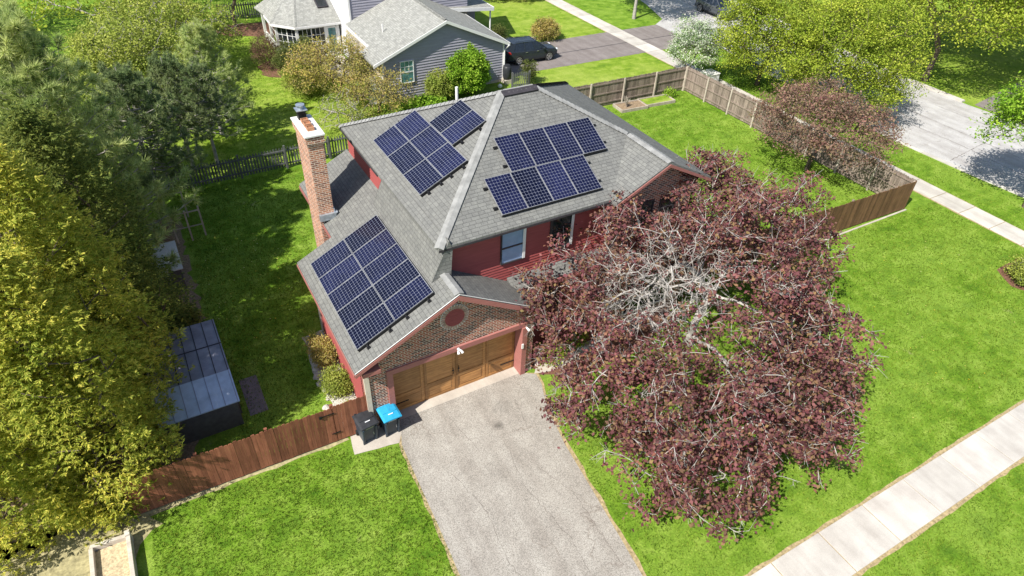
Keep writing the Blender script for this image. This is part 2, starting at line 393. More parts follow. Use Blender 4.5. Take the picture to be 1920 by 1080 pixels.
sheet('driveway_edge', [(p[0] + (.13 if i > 7 else -.12), p[1]) for i, p in enumerate(drv)], .008, 'edge_dirt', 'strip of bare soil along the driveway edges', wob=.05)
def cracks(name, paths, w, z, mat, label):
    mb = MB(); rr = random.Random(8)
    for pth in paths:
        P = [Vector((*q, z)) for q in pth]; pts = []
        for a_, b_ in zip(P, P[1:]):
            n_ = max(2, int((b_ - a_).length / .16))
            for k_ in range(n_): q = a_.lerp(b_, k_ / n_); pts.append(Vector((q.x + rr.uniform(-.045, .045), q.y + rr.uniform(-.03, .03), z)))
        pts.append(P[-1])
        for a_, b_ in zip(pts, pts[1:]):
            d_ = (b_ - a_).normalized(); nn = Vector((-d_.y, d_.x, 0)) * w * rr.uniform(.3, 1.2); mb.poly([a_ - nn, b_ - nn, b_ + nn, a_ + nn])
    return struct(name, mb, mat, label)
cracks('driveway_cracks', [[(2.9, -3.0), (2.6, -5.2), (2.9, -7.4), (2.7, -10.5)], [(3.4, -4.6), (3.9, -6.0), (3.8, -8.8)], [(.6, -3.4), (1.0, -5.2), (.8, -7.2), (1.2, -10)], [(3.9, -6.6), (4.3, -6.9)], [(2.8, -7.0), (3.5, -7.5)], [(1.6, -1.2), (1.9, -3.0)], [(4.2, -1.5), (3.9, -3.4)]], .007, .0165, 'crack', 'thin cracks running down the driveway')
cracks('street_seams', [[(43.5, -12), (43.4, 0), (43.6, 12), (44.6, 26), (46.5, 38)], [(38.8, 3), (44, 3.6), (48.6, 3.2)], [(39.0, 14), (44, 14.8), (48.6, 14.2)], [(40.8, -6), (41.6, 4), (41.2, 12)], [(46.6, 1), (46.2, 9)]], .02, .0155, 'crack', 'tar seams and cracks across the street')
sheet('driveway_apron', [(-1.1, -12.6), (4.2, -12.6), (5.5, -16), (-2.5, -16)], .012, 'driveway_asphalt', 'asphalt driveway apron')
sheet('bin_pad', [(-2.05, -1.15), (-1.9, -.3), (-.15, -.25), (-.2, -.95), (-.45, -1.4), (-1.2, -1.25)], .016, 'concrete_pale', 'small concrete pad under the wheeled bins', wob=.03)
# pavement slabs
def slabs(name, x0, x1, y0, y1, along, step, label, skip=None):
    mb = MB(); a, b = (x0, x1) if along == 'x' else (y0, y1); r = random.Random(4); t = a
    while t < b:
        e = t + step - .02; h = .045 + r.uniform(-.006, .006)
        if along == 'x': mb.box(t, e - .02, y0, y1, -.05, h)
        else: mb.box(x0, x1, t, e - .02, -.05, h)
        t += step
    return struct(name, mb, 'concrete', label, bevel=.012)
slabs('front_pavement', -20, 60, -12.55, -11.05, 'x', 2.15, 'pale concrete pavement crossing the front lawn')
slabs('side_pavement', 33.2, 34.72, -9.9, 75, 'y', 1.75, 'pale concrete pavement beside the street')
sheet('front_pavement_edge', [(-20, -12.68), (60, -12.68), (60, -10.93), (-20, -10.93)], .006, 'edge_dirt', 'worn soil along the front pavement', wob=.035)
sheet('side_pavement_edge', [(33.1, -10), (34.82, -10), (34.82, 75), (33.1, 75)], .008, 'edge_dirt', 'worn soil along the side pavement', wob=.03)
# street with curved kerb end
left = [(39.5, -60), (39.2, -8), (38.6, -2), (38.3, 2), (38.1, 7), (38.6, 14), (39.3, 18.5), (39.9, 24), (40.0, 26), (38.3, 27.0), (38.3, 32.2), (40.4, 33.5), (42.0, 38), (44.5, 48), (50, 70), (56, 95)]
right = [(64, 95), (60, 70), (54.5, 46), (51.5, 34), (50, 24), (48.7, 15), (48.6, 8), (49.5, 0), (51, -20), (53, -60)]
sheet('street', left + right, .010, 'street_asphalt', 'pale grey asphalt side street')
def kerb(name, pts, w, h, label):
    mb = MB(); P = [Vector((*p, 0)) for p in pts]
    for a, b in zip(P, P[1:]):
        d = (b - a); L = d.length; d.normalize(); n = Vector((-d.y, d.x, 0)); k = max(1, int(L / 2.4))
        for i in range(k):
            c = a + d * (L * (i + .5) / k); mb.obox((c.x, c.y, h / 2), d * (L / k / 2 - .008), n * w / 2, (0, 0, h / 2))
    return struct(name, mb, 'concrete', label)
kerb('near_kerb', left[:8], .3, .05, 'low concrete kerb on the near side of the street')
kerb('far_kerb', [(48.75, 8.4), (48.8, 15), (50.1, 24), (51.6, 34)], .38, .14, 'raised concrete kerb on the far side of the street')
sheet('far_driveway', [(48.9, 3.0), (49.1, 7.7), (58, 9), (75, 14), (75, 5), (60, 4)], .014, 'old_asphalt', 'asphalt driveway across the street')
sheet('neighbour_driveway', [(19.3, 27.15), (38.6, 26.75), (38.8, 32.4), (19.3, 32.75)], .012, 'old_asphalt', 'dark asphalt driveway of the grey house', wob=.03)
struct('driveway_joint', MB().poly([(20.3, 29.72, .018), (38.3, 29.42, .018), (38.3, 29.5, .018), (20.3, 29.8, .018)]), 'dark_trim', 'tar joint down the middle of the dark driveway')
sheet('dry_ground', [(-22, .6), (-9.6, .6), (-8.9, -.2), (-8.2, -.75), (-9.0, -1.2), (-9.25, -2.0), (-14, -2.2), (-22, -2.2)], .005, 'dry_ground', 'dry bare ground under the golden conifer', wob=.12, seed=2)
sheet('dry_lawn', [(-22, -8), (-9.4, -8), (-9.25, -1.7), (-10.5, -1.6), (-14, -1.9), (-22, -1.9)], .0045, 'lawn_far', 'pale dry grass in the bottom left corner', wob=.15, seed=9)
sheet('tree_shade_soil', [(-16, .2), (-7.5, .2), (-6.4, 3), (-5.4, 8), (-5.2, 14), (-5.0, 17.5), (-16, 19.5)], .005, 'soil', 'bare brown soil under the conifers', wob=.2, seed=3)
sheet('garden_bed', [(-1.1, -.1), (-1.1, 5.6), (-1.95, 5.5), (-2.1, 3.4), (-2.05, 1.6), (-2.3, -.1)], .009, 'gravel', 'gravel bed beside the garage wall', wob=.08, seed=5)
sheet('mulch_bed', [(5.75, .6), (5.75, -.9), (7.2, -1.6), (10, -1.6), (13, -.6), (13.3, .7)], .009, 'mulch', 'mulch bed in front of the house', wob=.1, seed=6)
sheet('front_path', [(5.55, -.72), (6.3, -.9), (9.4, -.95), (9.4, -.15), (6.3, -.3), (5.75, -.45)], .02, 'concrete_pale', 'stone path from the driveway to the front door', wob=.04)
sheet('corner_mulch', [(29.1, -6.5), (29.8, -5.3), (31.6, -5.3), (31.8, -7.6), (30, -8)], .008, 'mulch', 'mulch under the low shrub at the corner', wob=.08)
sheet('neighbour_mulch', [(2.6, 44.6), (5.5, 43.2), (8.0, 43.4), (8.2, 46.2), (4, 47.6), (1, 47)], .009, 'mulch', 'mulch bed below the far picket fence', wob=.2)
sheet('shrub_mulch', [(3.4, 34.5), (4.4, 33.8), (5.2, 35.6), (4.4, 37.4), (3.4, 36.6)], .009, 'mulch', 'mulch under the reddish twiggy shrub', wob=.12)
sheet('patio', [(6.5, 36.5), (10, 36.5), (10, 33), (8.6, 30.8), (7.2, 33)], .011, 'concrete_pale', 'small patio by the sunroom door')
sheet('shed_slab', [(-4.8, 2.3), (-4.15, 2.3), (-4.15, 4.3), (-4.8, 4.3)], .012, 'old_asphalt', 'paving slabs beside the metal shed')
sheet('entry_path', [(19.8, 33.2), (26, 33.0), (26.6, 34.0), (21, 36), (19.8, 36)], .011, 'concrete_pale', 'concrete entry path of the grey house')

# ------------------------------------------------------------------ the red and brick house
house = thing('brick_house', 'red sided and brick house with solar panels on its grey shingle roof', 'house', (4, 3, 0))
# lower roof (garage and family room): plane z = 3.528 + .5123 (x + 1.507)
def zl(x): return 3.528 + .5123 * (x + 1.507)
XR, ZR = 2.27, 3.528 + .5123 * (2.27 + 1.507)
TH = .13
rf = MB()
rf.slab([(-1.507, -.83, zl(-1.507)), (XR, -.83, ZR), (XR, 10.45, ZR), (-.02, 10.45, zl(-.02)), (-.02, 5.9, zl(-.02)), (-1.507, 5.9, zl(-1.507))], TH)
rf.slab([(XR, -.83, ZR), (5.70, -.83, 3.50), (5.70, .80, 3.50), (XR, .80, ZR)], TH)
# main roof
X0, X1, Y0, Y1, ZE, T = 2.12, 13.74, .37, 10.55, 6.55, .5036
hb = (Y1 - Y0) / 2; YM = Y0 + hb; RA = (X0 + hb, YM, ZE + hb * T); RB = (X1 - hb, YM, ZE + hb * T)
GX, GY = 11.43, .03; GH = X1 - GX; GZ = ZE + GH * T; HK = (GX, Y0 + GH, GZ); GL = 2 * GX - X1
rf.slab([(X0, Y0, ZE), (GL, Y0, ZE), HK, RB, RA], TH)
rf.slab([(X0, Y1, ZE), (X0, Y0, ZE), RA], TH)
rf.slab([(X1, Y1, ZE), (X0, Y1, ZE), RA, RB], TH)
rf.slab([(X1, GY, ZE), (X1, Y1, ZE), RB, HK, (GX, GY, GZ)], TH)
rf.slab([(GL, Y0, ZE), (GL, GY, ZE), (GX, GY, GZ), HK], TH)
# steep shingled strip joining main eave and garage ridge, porch pent roof
rf.poly([(1.80, .36, 5.235), (2.50, .36, 6.76), (2.50, 5.97, 6.76), (1.80, 5.97, 5.235)][::-1])
rf.poly([(1.80, .36, 5.235), (2.50, .30, 5.235), (2.62, .36, 6.40), (2.50, .36, 6.76)])
rf.poly([(1.80, 5.97, 5.235), (2.40, 5.97, 6.6), (2.45, 5.97, 5.3)])
rf.slab([(5.0, .20, 3.80), (9.5, .20, 3.80), (9.5, .81, 4.06), (5.0, .81, 4.06)], .10)
roof = rf.build('roof', 'shingle', house)
# ridge and hip caps: overlapping small folded shingles
def caps(a, b, w=.17, mb=None, step=.19):
    mb = mb or MB(); a, b = Vector(a), Vector(b); d = b - a; L = d.length; d.normalize()
    s = d.cross(Vector((0, 0, 1))).normalized(); up = s.cross(d).normalized(); n = int(L / step)
    for i in range(n):
        c = a + d * (step * i); e = c + d * (step * 1.25)
        for sg in (-1, 1):
            drop = w * .36
            p = [c + up * .012, e + up * .042, e + s * sg * w + up * (.042 - drop), c + s * sg * w + up * (.012 - drop)]
            mb.poly(p if sg > 0 else p[::-1])
        for sg in (-1, 1):
            mb.poly([c + up * .012, c + s * sg * w + up * (.012 - w * .36), c + s * sg * w + up * (-.02 - w * .36), c - up * .02])
    return mb
for a, b in ((RA, (X0, Y0, ZE)), (RA, (X0, Y1, ZE)), (RB, RA), (RB, HK), (HK, (GX, GY, GZ)), (RB, (X1, Y1, ZE)), ((XR, .5, ZR), (XR, -.83, ZR)), ((XR, 5.9, ZR), (XR, .5, ZR))):
    put(caps(Vector(b) + Vector((0, 0, .035)), Vector(a) + Vector((0, 0, .035))).build('ridge_caps', 'ridge_shingle'), roof)
rv = MB().obox((7.93, YM - .16, RA[2] - .02), (.78, 0, 0), (0, .12, .06), (0, -.015, .03)); put(rv.build('ridge_vent', 'dark_trim'), roof)
# fascia (red) with pale drip edge
def fascia(a, b, out, h=.17, white=False, mat='red_trim'):
    a, b, out = Vector(a), Vector(b), Vector(out)
    c = (a + b) / 2 + out * .018 + Vector((0, 0, -TH - h / 2 + .05)); put(MB().obox(c, (b - a) / 2, out * .014, (0, 0, h / 2)).build('fascia', mat), roof)
    if white: put(MB().obox((a + b) / 2 + out * .016 + Vector((0, 0, -.012)), (b - a) / 2, out * .010, (0, 0, .010)).build('drip_edge', 'white_paint'), roof)
fascia((-1.507, -.83, zl(-1.507)), (XR, -.83, ZR), (0, -1, 0), .14, True); fascia((XR, -.83, ZR), (5.70, -.83, 3.50), (0, -1, 0), .20, True)
fascia((-1.507, -.83, zl(-1.507)), (-1.507, 5.9, zl(-1.507)), (-1, 0, 0), .10); fascia((-.02, 5.9, zl(-.02)), (-.02, 10.45, zl(-.02)), (-1, 0, 0))
fascia((X0, Y0, ZE), (GL, Y0, ZE), (0, -1, 0), .08, mat='dark_trim'); fascia((X1, GY, ZE), (GX, GY, GZ), (0, -1, 0), .12); fascia((GL, GY, ZE), (GX, GY, GZ), (0, -1, 0), .12)
fascia((X0, 5.97, ZE), (X0, Y1, ZE), (-1, 0, 0), .08, mat='dark_trim'); fascia((X1, GY, ZE), (X1, Y1, ZE), (1, 0, 0))
gu = MB().tube([(5.74, -.83, 3.42), (5.74, .8, 3.42)], .05); put(gu.build('gutter', 'dark_trim'), roof)
# walls
bw = MB()
bw.box(-1.05, 5.58, -.38, .0, 0, .001)
def gable_wall(mb, y, x0, x1, ztop, openings):
    # front wall as strips round one rectangular opening
    (ox0, ox1, oz1) = openings
    def quad(a, b): mb.poly([(a, y, 0.0), (b, y, 0.0), (b, y, ztop(b)), (a, y, ztop(a))])
    quad(x0, ox0); quad(ox1, x1)
    xs = [ox0, XR, ox1]
    for a, b in zip(xs, xs[1:]): mb.poly([(a, y, oz1), (b, y, oz1), (b, y, ztop(b)), (a, y, ztop(a))])
zt = lambda x: (zl(x) if x <= XR else ZR + (3.50 - ZR) * (x - XR) / (5.70 - XR)) - TH - .005
bk = MB(); gable_wall(bk, -.40, -1.05, 5.58, zt, (-.14, 5.02, 2.5))
bk.poly([(5.58, -.40, 0), (5.58, .8, 0), (5.58, .8, zt(5.58)), (5.58, -.40, zt(5.58))])
bk.poly([(-1.05, .0, 0), (-1.05, -.40, 0), (-1.05, -.40, zt(-1.05)), (-1.05, .0, zt(-1.05))])
bk.build('garage_brick_wall', 'brick', house)
bk = MB().poly([(9.4, .45, 3.2), (13.3, .45, 3.2), (13.3, .45, 6.35), (GX, .45, GZ - TH - .01), (9.4, .45, 6.35)])
bk.box(9.4, 13.3, .46, .86, 0, 6.4); bk.box(9.22, 13.3, -.15, .455, 0, 3.3)
bk.build('wing_brick_wall', 'brick', house)
MB().box(5.24, 5.62, -.43, -.402, 0, .14).box(5.582, 5.62, -.43, .8, 0, .14).build('foundation', 'foundation', house); MB().box(-1.1, -.37, -.43, -.402, 0, .14).build('foundation', 'foundation', house)
sd = MB()
sd = siding([(2.3, 3.2), (9.4, 3.2), (9.4, 6.42), (2.3, 6.42)], (0, .80, 0), (1, 0, 0), (0, -1, 0), .125, .032)
siding([(.8, 5.2), (10.2, 5.2), (10.2, 6.42), (.8, 6.42)], (2.30, 0, 0), (0, 1, 0), (-1, 0, 0), .125, .032, mb=sd)
siding([(.3, 0), (5.6, 0), (5.6, 3.6), (.3, 3.6)], (-1.05, 0, 0), (0, 1, 0), (-1, 0, 0), .125, .032, mb=sd)
siding([(5.6, 0), (10.2, 0), (10.2, 4.2), (5.6, 4.2)], (.35, 0, 0), (0, 1, 0), (-1, 0, 0), .125, .032, mb=sd)
siding([(5.6, 0), (9.4, 0), (9.4, 3.75), (5.6, 3.75)], (0, .80, 0), (1, 0, 0), (0, -1, 0), .125, .032, mb=sd)
sd.build('siding_wall', 'red_siding', house)
core = MB().box(2.303, 13.3, .803, 10.2, 0, 6.44).box(.353, 2.3, 5.65, 10.2, 0, 4.2).box(-1.047, 2.3, .12, 5.6, 0, 3.55).box(-1.047, 5.0, .35, .8, 0, 3.3)
core.poly([(.353, 10.2, 4.2), (2.3, 10.2, 4.2), (2.3, 10.2, 5.3)]).poly([(2.3, .95, 3.5), (2.3, 5.6, 3.5), (2.3, 5.6, 5.3), (2.3, .95, 5.3)])
core.build('inner_wall', 'red_trim', house)
MB().box(-1.14, -1.052, -.43, -.28, .0, 3.45).box(-1.14, -.98, -.45, -.402, 0, 3.45).build('corner_board', 'cream_paint', house); MB().box(-1.12, -1.052, 5.4, 5.62, 0, 3.45).build('corner_board', 'cream_paint', house)
MB().box(2.262, 2.30, .80, .95, 5.5, 6.4).build('corner_trim', 'red_trim', house)
# garage door surround
tr = MB().box(-.36, -.14, -.47, .02, 0, 2.5).box(5.02, 5.24, -.52, .02, 0, 2.5).box(-.36, 5.24, -.47, .02, 2.5, 2.72)
tr.box(-1.25, -.62, -.79, -.41, 3.12, 3.30)
tr.build('door_surround', 'red_trim', house, bevel=.008)
gd = thing('garage_door', None, None); put(gd, house)
d0 = MB().box(-.14, 5.02, .03, .09, .02, 2.5); 
for k in range(5): d0.box(-.14 + .0, 5.02, .026, .03, .02 + .5 * k, .02 + .5 * k + .488)
for k in range(4):
    a = -.14 + 5.16 * k / 4
    for zz in (.10, .86): pass
    d0.box(a + .1, a + 1.19, .016, .026, .12, .70).box(a + .1, a + 1.19, .018, .026, .86, 2.42)
    for (p, q, r_, s_) in ((a + .03, a + .12, .02, 2.48), (a + 1.17, a + 1.26, .02, 2.48)): d0.box(p, q, .0, .03, r_, s_)
    for (r_, s_) in ((.02, .14), (.68, .84), (2.38, 2.48)): d0.box(a + .12, a + 1.17, .002, .03, r_, s_)
    d0.box(a + .2, a + 1.09, .008, .016, .2, .62)
put(d0.build('door_panel', 'door_wood', bevel=.006), gd)
for (x, s) in ((2.32, 1), (2.56, -1)):
    h = MB().tube([(x, -.0, .95), (x, -.05, .97), (x + .03 * s, -.06, 1.1), (x, -.05, 1.23), (x, 0, 1.25)], .012, 6).obox((x + .01, -.012, 1.1), (.03, 0, 0), (0, .006, 0), (0, 0, .03)); put(h.build('handle', 'black_metal'), gd)
for (x0_, x1_) in ((-.12, .5), (4.38, 5.0)):
    for z_ in (.42, 2.1): put(MB().box(x0_, x1_, -.014, .0, z_ - .02, z_ + .02).build('strap_hinge', 'black_metal'), gd)
struct('garage_sill', MB().poly([(-.14, -.42, .02), (5.02, -.42, .02), (5.02, .1, .02), (-.14, .1, .02)]), 'concrete_pale', 'pale concrete sill under the garage door')
# round louvred vent
VX, VZ = 2.27, 4.12
rn = thing('gable_vent', None, None); put(rn, house)
r1 = MB()
for k in range(30):
    t = 2 * math.pi * k / 30; c = (VX + .45 * math.cos(t), -.412, VZ + .45 * math.sin(t)); er = Vector((math.cos(t), 0, math.sin(t))); et = Vector((-math.sin(t), 0, math.cos(t)))
    r1.obox(c, er * .075, (0, .022, 0), et * .033)
put(r1.build('brick_ring', 'ring_brick'), rn); put(MB().tube([(VX, -.405, VZ), (VX, -.412, VZ)], .545, 40).build('ring_mortar', 'mortar_crown'), rn)
r2 = MB()
for k in range(9):
    z = VZ - .32 + .08 * k; hw = math.sqrt(max(0, .355 ** 2 - (z - VZ) ** 2)); r2.obox((VX, -.428, z), (hw, 0, 0), (0, .012, .025), (0, .0, .009))
r2.poly([(VX + .36 * math.cos(2 * math.pi * k / 28), -.417, VZ + .36 * math.sin(2 * math.pi * k / 28)) for k in range(28)])
r2.tube([(VX + .365 * math.cos(2 * math.pi * k / 28), -.42, VZ + .365 * math.sin(2 * math.pi * k / 28)) for k in range(29)], .018, 6)
put(r2.build('louvre', 'red_siding'), rn)
# outdoor lights
fl = MB().tube([(2.36, -.47, 2.62), (2.36, -.52, 2.62)], .055, 12).tube([(2.36, -.5, 2.62), (2.31, -.58, 2.60), (2.29, -.66, 2.54)], [.02, .04, .052], 10).tube([(2.36, -.5, 2.62), (2.42, -.58, 2.60), (2.45, -.66, 2.54)], [.02, .04, .052], 10)
fl.build('floodlight', 'white_paint', house)
MB().tube([(5.15, -.52, 2.55), (5.15, -.6, 2.56), (5.2, -.72, 2.5)], [.02, .04, .06], 10).build('floodlight', 'white_paint', house)
MB().box(5.0, 5.08, -.56, -.52, 1.5, 1.72).build('door_sensor', 'white_paint', house)
# windows (second floor front)
def window(x0, x1, y, z0, z1, panemat, framemat, parent, white_right=False, sill=True, nx=0, nz=0):
    w = MB(); t = .045
    w.box(x0 - t, x1 + t, y - .05, y + .02, z1, z1 + t).box(x0 - t, x1 + t, y - .06, y + .02, z0 - t, z0)
    w.box(x0 - t, x0, y - .05, y + .02, z0, z1).box(x1, x1 + t, y - .05, y + .02, z0, z1)
    f = w.build('window', framemat, parent)
    zm = (z0 + z1) / 2
    s_ = MB().box(x0, x1, y - .035, y - .005, zm - .04, zm + .03)
    for i in range(1, nx): s_.box(x0 + (x1 - x0) * i / nx - .012, x0 + (x1 - x0) * i / nx + .012, y - .032, y - .006, zm, z1)
    for i in range(1, nz): s_.box(x0, x1, y - .033, y - .007, zm + (z1 - zm) * i / nz - .012, zm + (z1 - zm) * i / nz + .012)
    put(s_.build('sash', framemat), f)
    put(MB().box(x0, x1, y - .018, y - .012, z0, z1).build('pane', panemat), f)
    if white_right: put(MB().box(x1 - .05, x1 + .06, y - .075, y - .052, z0, z1 + .03).build('side_rail', 'white_paint'), f)
    return f
window(4.72, 5.62, .76, 4.82, 6.12, 'glass_blue', 'dark_trim', house, True)
window(6.80, 7.70, .76, 4.78, 6.12, 'glass_dark', 'dark_trim', house, True)
window(10.6, 11.3, .45, 4.9, 5.9, 'glass_dark', 'dark_trim', house); window(11.7, 12.4, .45, 4.9, 5.9, 'glass_dark', 'dark_trim', house)
window(6.2, 7.4, .76, 1.2, 2.9, 'glass_dark', 'dark_trim', house); window(10.2, 12.4, -.15, .9, 2.5, 'glass_dark', 'white_paint', house)
# front door and porch column
fdoor = MB().box(8.0, 8.95, .70, .776, .1, 2.2).box(8.1, 8.85, .69, .70, .25, 1.0).box(8.1, 8.85, .69, .70, 1.15, 2.05); fdoor.build('front_door', 'red_trim', house)
MB().box(5.9, 9.2, .1, .14, 3.6, 3.82).build('porch_beam', 'red_trim', house)
# chimney
ch = thing('chimney', None, None, (.17, 7.8, 0)); put(ch, house)
c_ = MB().box(-.12, .47, 6.97, 8.63, 0, 7.70).box(-.15, .50, 6.93, 8.67, 7.70, 7.80).box(-.18, .53, 6.89, 8.71, 7.80, 8.06)
put(c_.build('stack', 'chimney_brick'), ch)
put(MB().box(-.21, .56, 6.85, 8.75, 8.063, 8.14).build('crown', 'mortar_crown', bevel=.015), ch)
for yy in (7.38, 7.74, 8.08):
    q = MB()
    for (a, b, c, d) in ((.04, .30, yy - .13, yy - .10), (.04, .30, yy + .10, yy + .13), (.04, .07, yy - .10, yy + .10), (.27, .30, yy - .10, yy + .10)): q.box(a, b, c, d, 8.14, 8.27)
    q.box(.07, .27, yy - .10, yy + .10, 8.14, 8.22)
    put(q.build('flue', 'terracotta'), ch)
put(MB().box(.02, .32, 8.33, 8.62, 8.14, 8.5).build('cap_screen', 'black_metal'), ch)
put(MB().box(-.04, .38, 8.27, 8.68, 8.5, 8.53).tube([(.17, 8.47, 8.53), (.17, 8.47, 8.66)], .12, 16).tube([(.17, 8.47, 8.66), (.17, 8.47, 8.70)], .17, 16).build('flue_cap', 'flashing'), ch)
put(MB().obox((.5, 6.95, 4.66), (.10, 0, .07), (0, .10, 0), (0, 0, .02)).box(-.14, .52, 6.84, 6.968, 4.45, 4.72).box(.472, .52, 6.95, 8.68, 4.55, 4.85).build('chimney_flashing', 'flashing'), ch)
# plumbing vent pipe
MB().tube([(5.95, 6.85, 8.35), (5.95, 6.85, 9.0)], .055, 10).build('vent_pipe', 'white_paint', house)
MB().tube([(.9, 5.7, 4.6), (.9, 5.7, 4.9)], .001, 4)

# ------------------------------------------------------------------ solar panels
PL, PW, PT = 1.559, 1.046, .045
def solar(origin, ux, uy, lx, ly, label, group):
    """origin: corner on roof plane; ux, uy unit vectors in the plane; long side gives 12 cells"""
    ux, uy = Vector(ux).normalized(), Vector(uy).normalized(); n = ux.cross(uy).normalized(); 
    if n.z < 0: n = -n
    o = Vector(origin) + n * .09
    t = thing('solar_panel', label, 'solar panel', tuple(o), group)
    def P(a, b, h): return tuple(o + ux * a + uy * b + n * h)
    fr = MB(); w = .017
    for (a0, a1, b0, b1) in ((0, lx, 0, w), (0, lx, ly - w, ly), (0, w, w, ly - w), (lx - w, lx, w, ly - w)):
        c = o + ux * (a0 + a1) / 2 + uy * (b0 + b1) / 2 + n * PT / 2
        fr.obox(c, ux * (a1 - a0) / 2, uy * (b1 - b0) / 2, n * PT / 2)
    fr.build('frame', 'aluminium', t)
    ce = MB(); q = [P(w, w, PT - .008), P(lx - w, w, PT - .008), P(lx - w, ly - w, PT - .008), P(w, ly - w, PT - .008)]
    uv = [(0, 0), (1, 0), (1, 1), (0, 1)] if lx > ly else [(0, 0), (0, 1), (1, 1), (1, 0)]
    ce.poly(q); ce.poly([P(w, w, .004), P(w, ly - w, .004), P(lx - w, ly - w, .004), P(lx - w, w, .004)]); ce.uv = uv + [(0.04, .04)] * 4
    ce.build('cells', 'solar_cell', t)
    return t
def rails(label, origin, ux, uy, n0, L, offs, feet):
    ux, uy = Vector(ux).normalized(), Vector(uy).normalized(); n = ux.cross(uy).normalized()
    if n.z < 0: n = -n
    t = thing('mounting_rack', label, 'solar rack', tuple(origin), 'racks under the solar panels')
    for b in offs:
        mb = MB(); c = Vector(origin) + ux * (n0 + L / 2) + uy * b + n * .055; mb.obox(c, ux * L / 2, uy * .03, n * .03)
        k = n0 + .02
        while k <= n0 + L: mb.obox(Vector(origin) + ux * k + uy * b + n * .025, ux * .05, uy * .06, n * .022); k += 1.2
        mb.build('rail', 'black_metal', t)
    return t
gs = math.atan(.5123); U1 = (math.cos(gs), 0, math.sin(gs)); V1 = (0, 1, 0)
def GP(d, y): return Vector((-1.507 + d * U1[0], y, 3.528 + d * U1[2]))
ords = ['nearest the garage front', 'second from the garage front', 'in the middle row', 'fourth from the garage front', 'farthest from the garage front']
for i in range(5):
    for j in range(2):
        p = GP(.463 + j * (PL + .015), -.14 + i * (PW + .012))
        solar(p, U1, V1, PL, PW, 'solar panel on the garage roof, %s column, %s' % ('eave side' if j == 0 else 'ridge side', ords[i]), 'solar panels on the garage roof')
r_ = rails('black rails under the ten solar panels on the garage roof', GP(.463, -.14), V1, U1, -.16, 5.5, (.35, 1.25, 1.95, 2.85), 0)
sk = MB().obox(GP(.463 + PL + .01, -.16) + Vector((-.03, 0, .05)), Vector(U1) * (PL + .0), (0, .012, 0), (-.03, 0, .05)); sk.build('skirt', 'black_metal', r_)
a2 = .4665; U2 = (math.cos(a2), 0, math.sin(a2))
def EP(d, y): return Vector((X0 + d * U2[0], y, ZE + d * U2[2]))
rows3 = ['front row', 'middle row', 'back row']
for i in range(3):
    for j in range(2):
        solar(EP(.675 + j * (PW + .012), 3.13 + i * (PL + .015)), U2, V1, PW, PL, 'solar panel of the six on the upper left slope, %s, %s column' % (rows3[i], 'lower' if j == 0 else 'upper'), 'six solar panels on the upper left slope')
r_ = rails('black rails under the six solar panels on the upper left slope', EP(.675, 3.13), V1, U2, -.14, 5.0, (.3, .85, 1.3, 1.85), 0)
MB().obox(EP(.675 + PW, 3.115) + Vector((-.02, 0, .05)), Vector(U2) * PW, (0, .012, 0), (-.03, 0, .05)).build('skirt', 'black_metal', r_)
for i in range(2):
    solar(EP(2.80, 4.40 + i * (PW + .012)), U2, V1, PL, PW, 'solar panel of the pair high on the upper left slope, %s' % ('nearer the front hip' if i == 0 else 'nearer the vent pipe'), 'pair of solar panels high on the upper left slope')
r_ = rails('black rails under the pair of solar panels high on the upper left slope', EP(2.80, 4.40), V1, U2, -.16, 2.4, (.35, 1.2), 0)
MB().obox(EP(2.80 + PL / 2, 4.385) + Vector((-.02, 0, .05)), Vector(U2) * PL / 2, (0, .012, 0), (-.03, 0, .05)).build('skirt', 'black_metal', r_)
V2 = (0, math.cos(a2), math.sin(a2)); UX = (1, 0, 0)
def FP(x, d): return Vector((x, Y0 + d * V2[1], ZE + d * V2[2]))
o4 = ['leftmost', 'second from the left', 'third from the left', 'rightmost']
for j in range(2):
    xs_ = 5.846 if j else 4.72
    for i in range(4):
        solar(FP(xs_ + i * (PW + .012), 2.074 - (PL + .006) + j * (PL + .012)), UX, V2, PW, PL, 'solar panel on the front slope above the red wall, %s row, %s' % ('upper' if j else 'lower', o4[i]), 'solar panels on the front slope')
    r_ = rails('black rails under the %s row of solar panels on the front slope' % ('upper' if j else 'lower'), FP(xs_, 2.074 - (0 if j else PL)), UX, V2, -.12, 4.5, (.35, 1.2), 0)
    x_a, x_b = (4.72, 4.72 + 4.23) if j == 0 else (8.98, 5.846 + 4.23)
    MB().obox(FP((x_a + x_b) / 2, 2.05 - (0 if j else PL)) + Vector((0, -.02, .05)), ((x_b - x_a) / 2, 0, 0), (0, .012, 0), (0, -.03, .05)).build('skirt', 'black_metal', r_)

# ------------------------------------------------------------------ neighbour's grey house
nh = thing('grey_house', 'grey lap sided house with pale shingle roofs and a glazed white sunroom', 'house', (12, 30, 0))
nr = MB(); NX0, NXR, NX1 = 9.02, 14.42, 19.40; zN = 5.10; sL = (5.10 - 2.83) / 5.4
nr.slab([(NX0, 26.1, 2.83), (NXR, 26.1, zN), (NXR, 34.0, zN), (9.75, 34.0, 2.83 + .73 * sL), (9.75, 28.9, 2.83 + .73 * sL), (NX0, 28.9, 2.83)], .12)
nr.slab([(NXR, 26.1, zN), (NX1, 26.1, 2.93), (NX1, 34.0, 2.93), (NXR, 34.0, zN)], .12)
nr.slab([(16.5, 33.4, 3.6), (22.0, 33.4, 3.15), (22.0, 38.5, 3.15), (16.5, 38.5, 3.6)], .12)
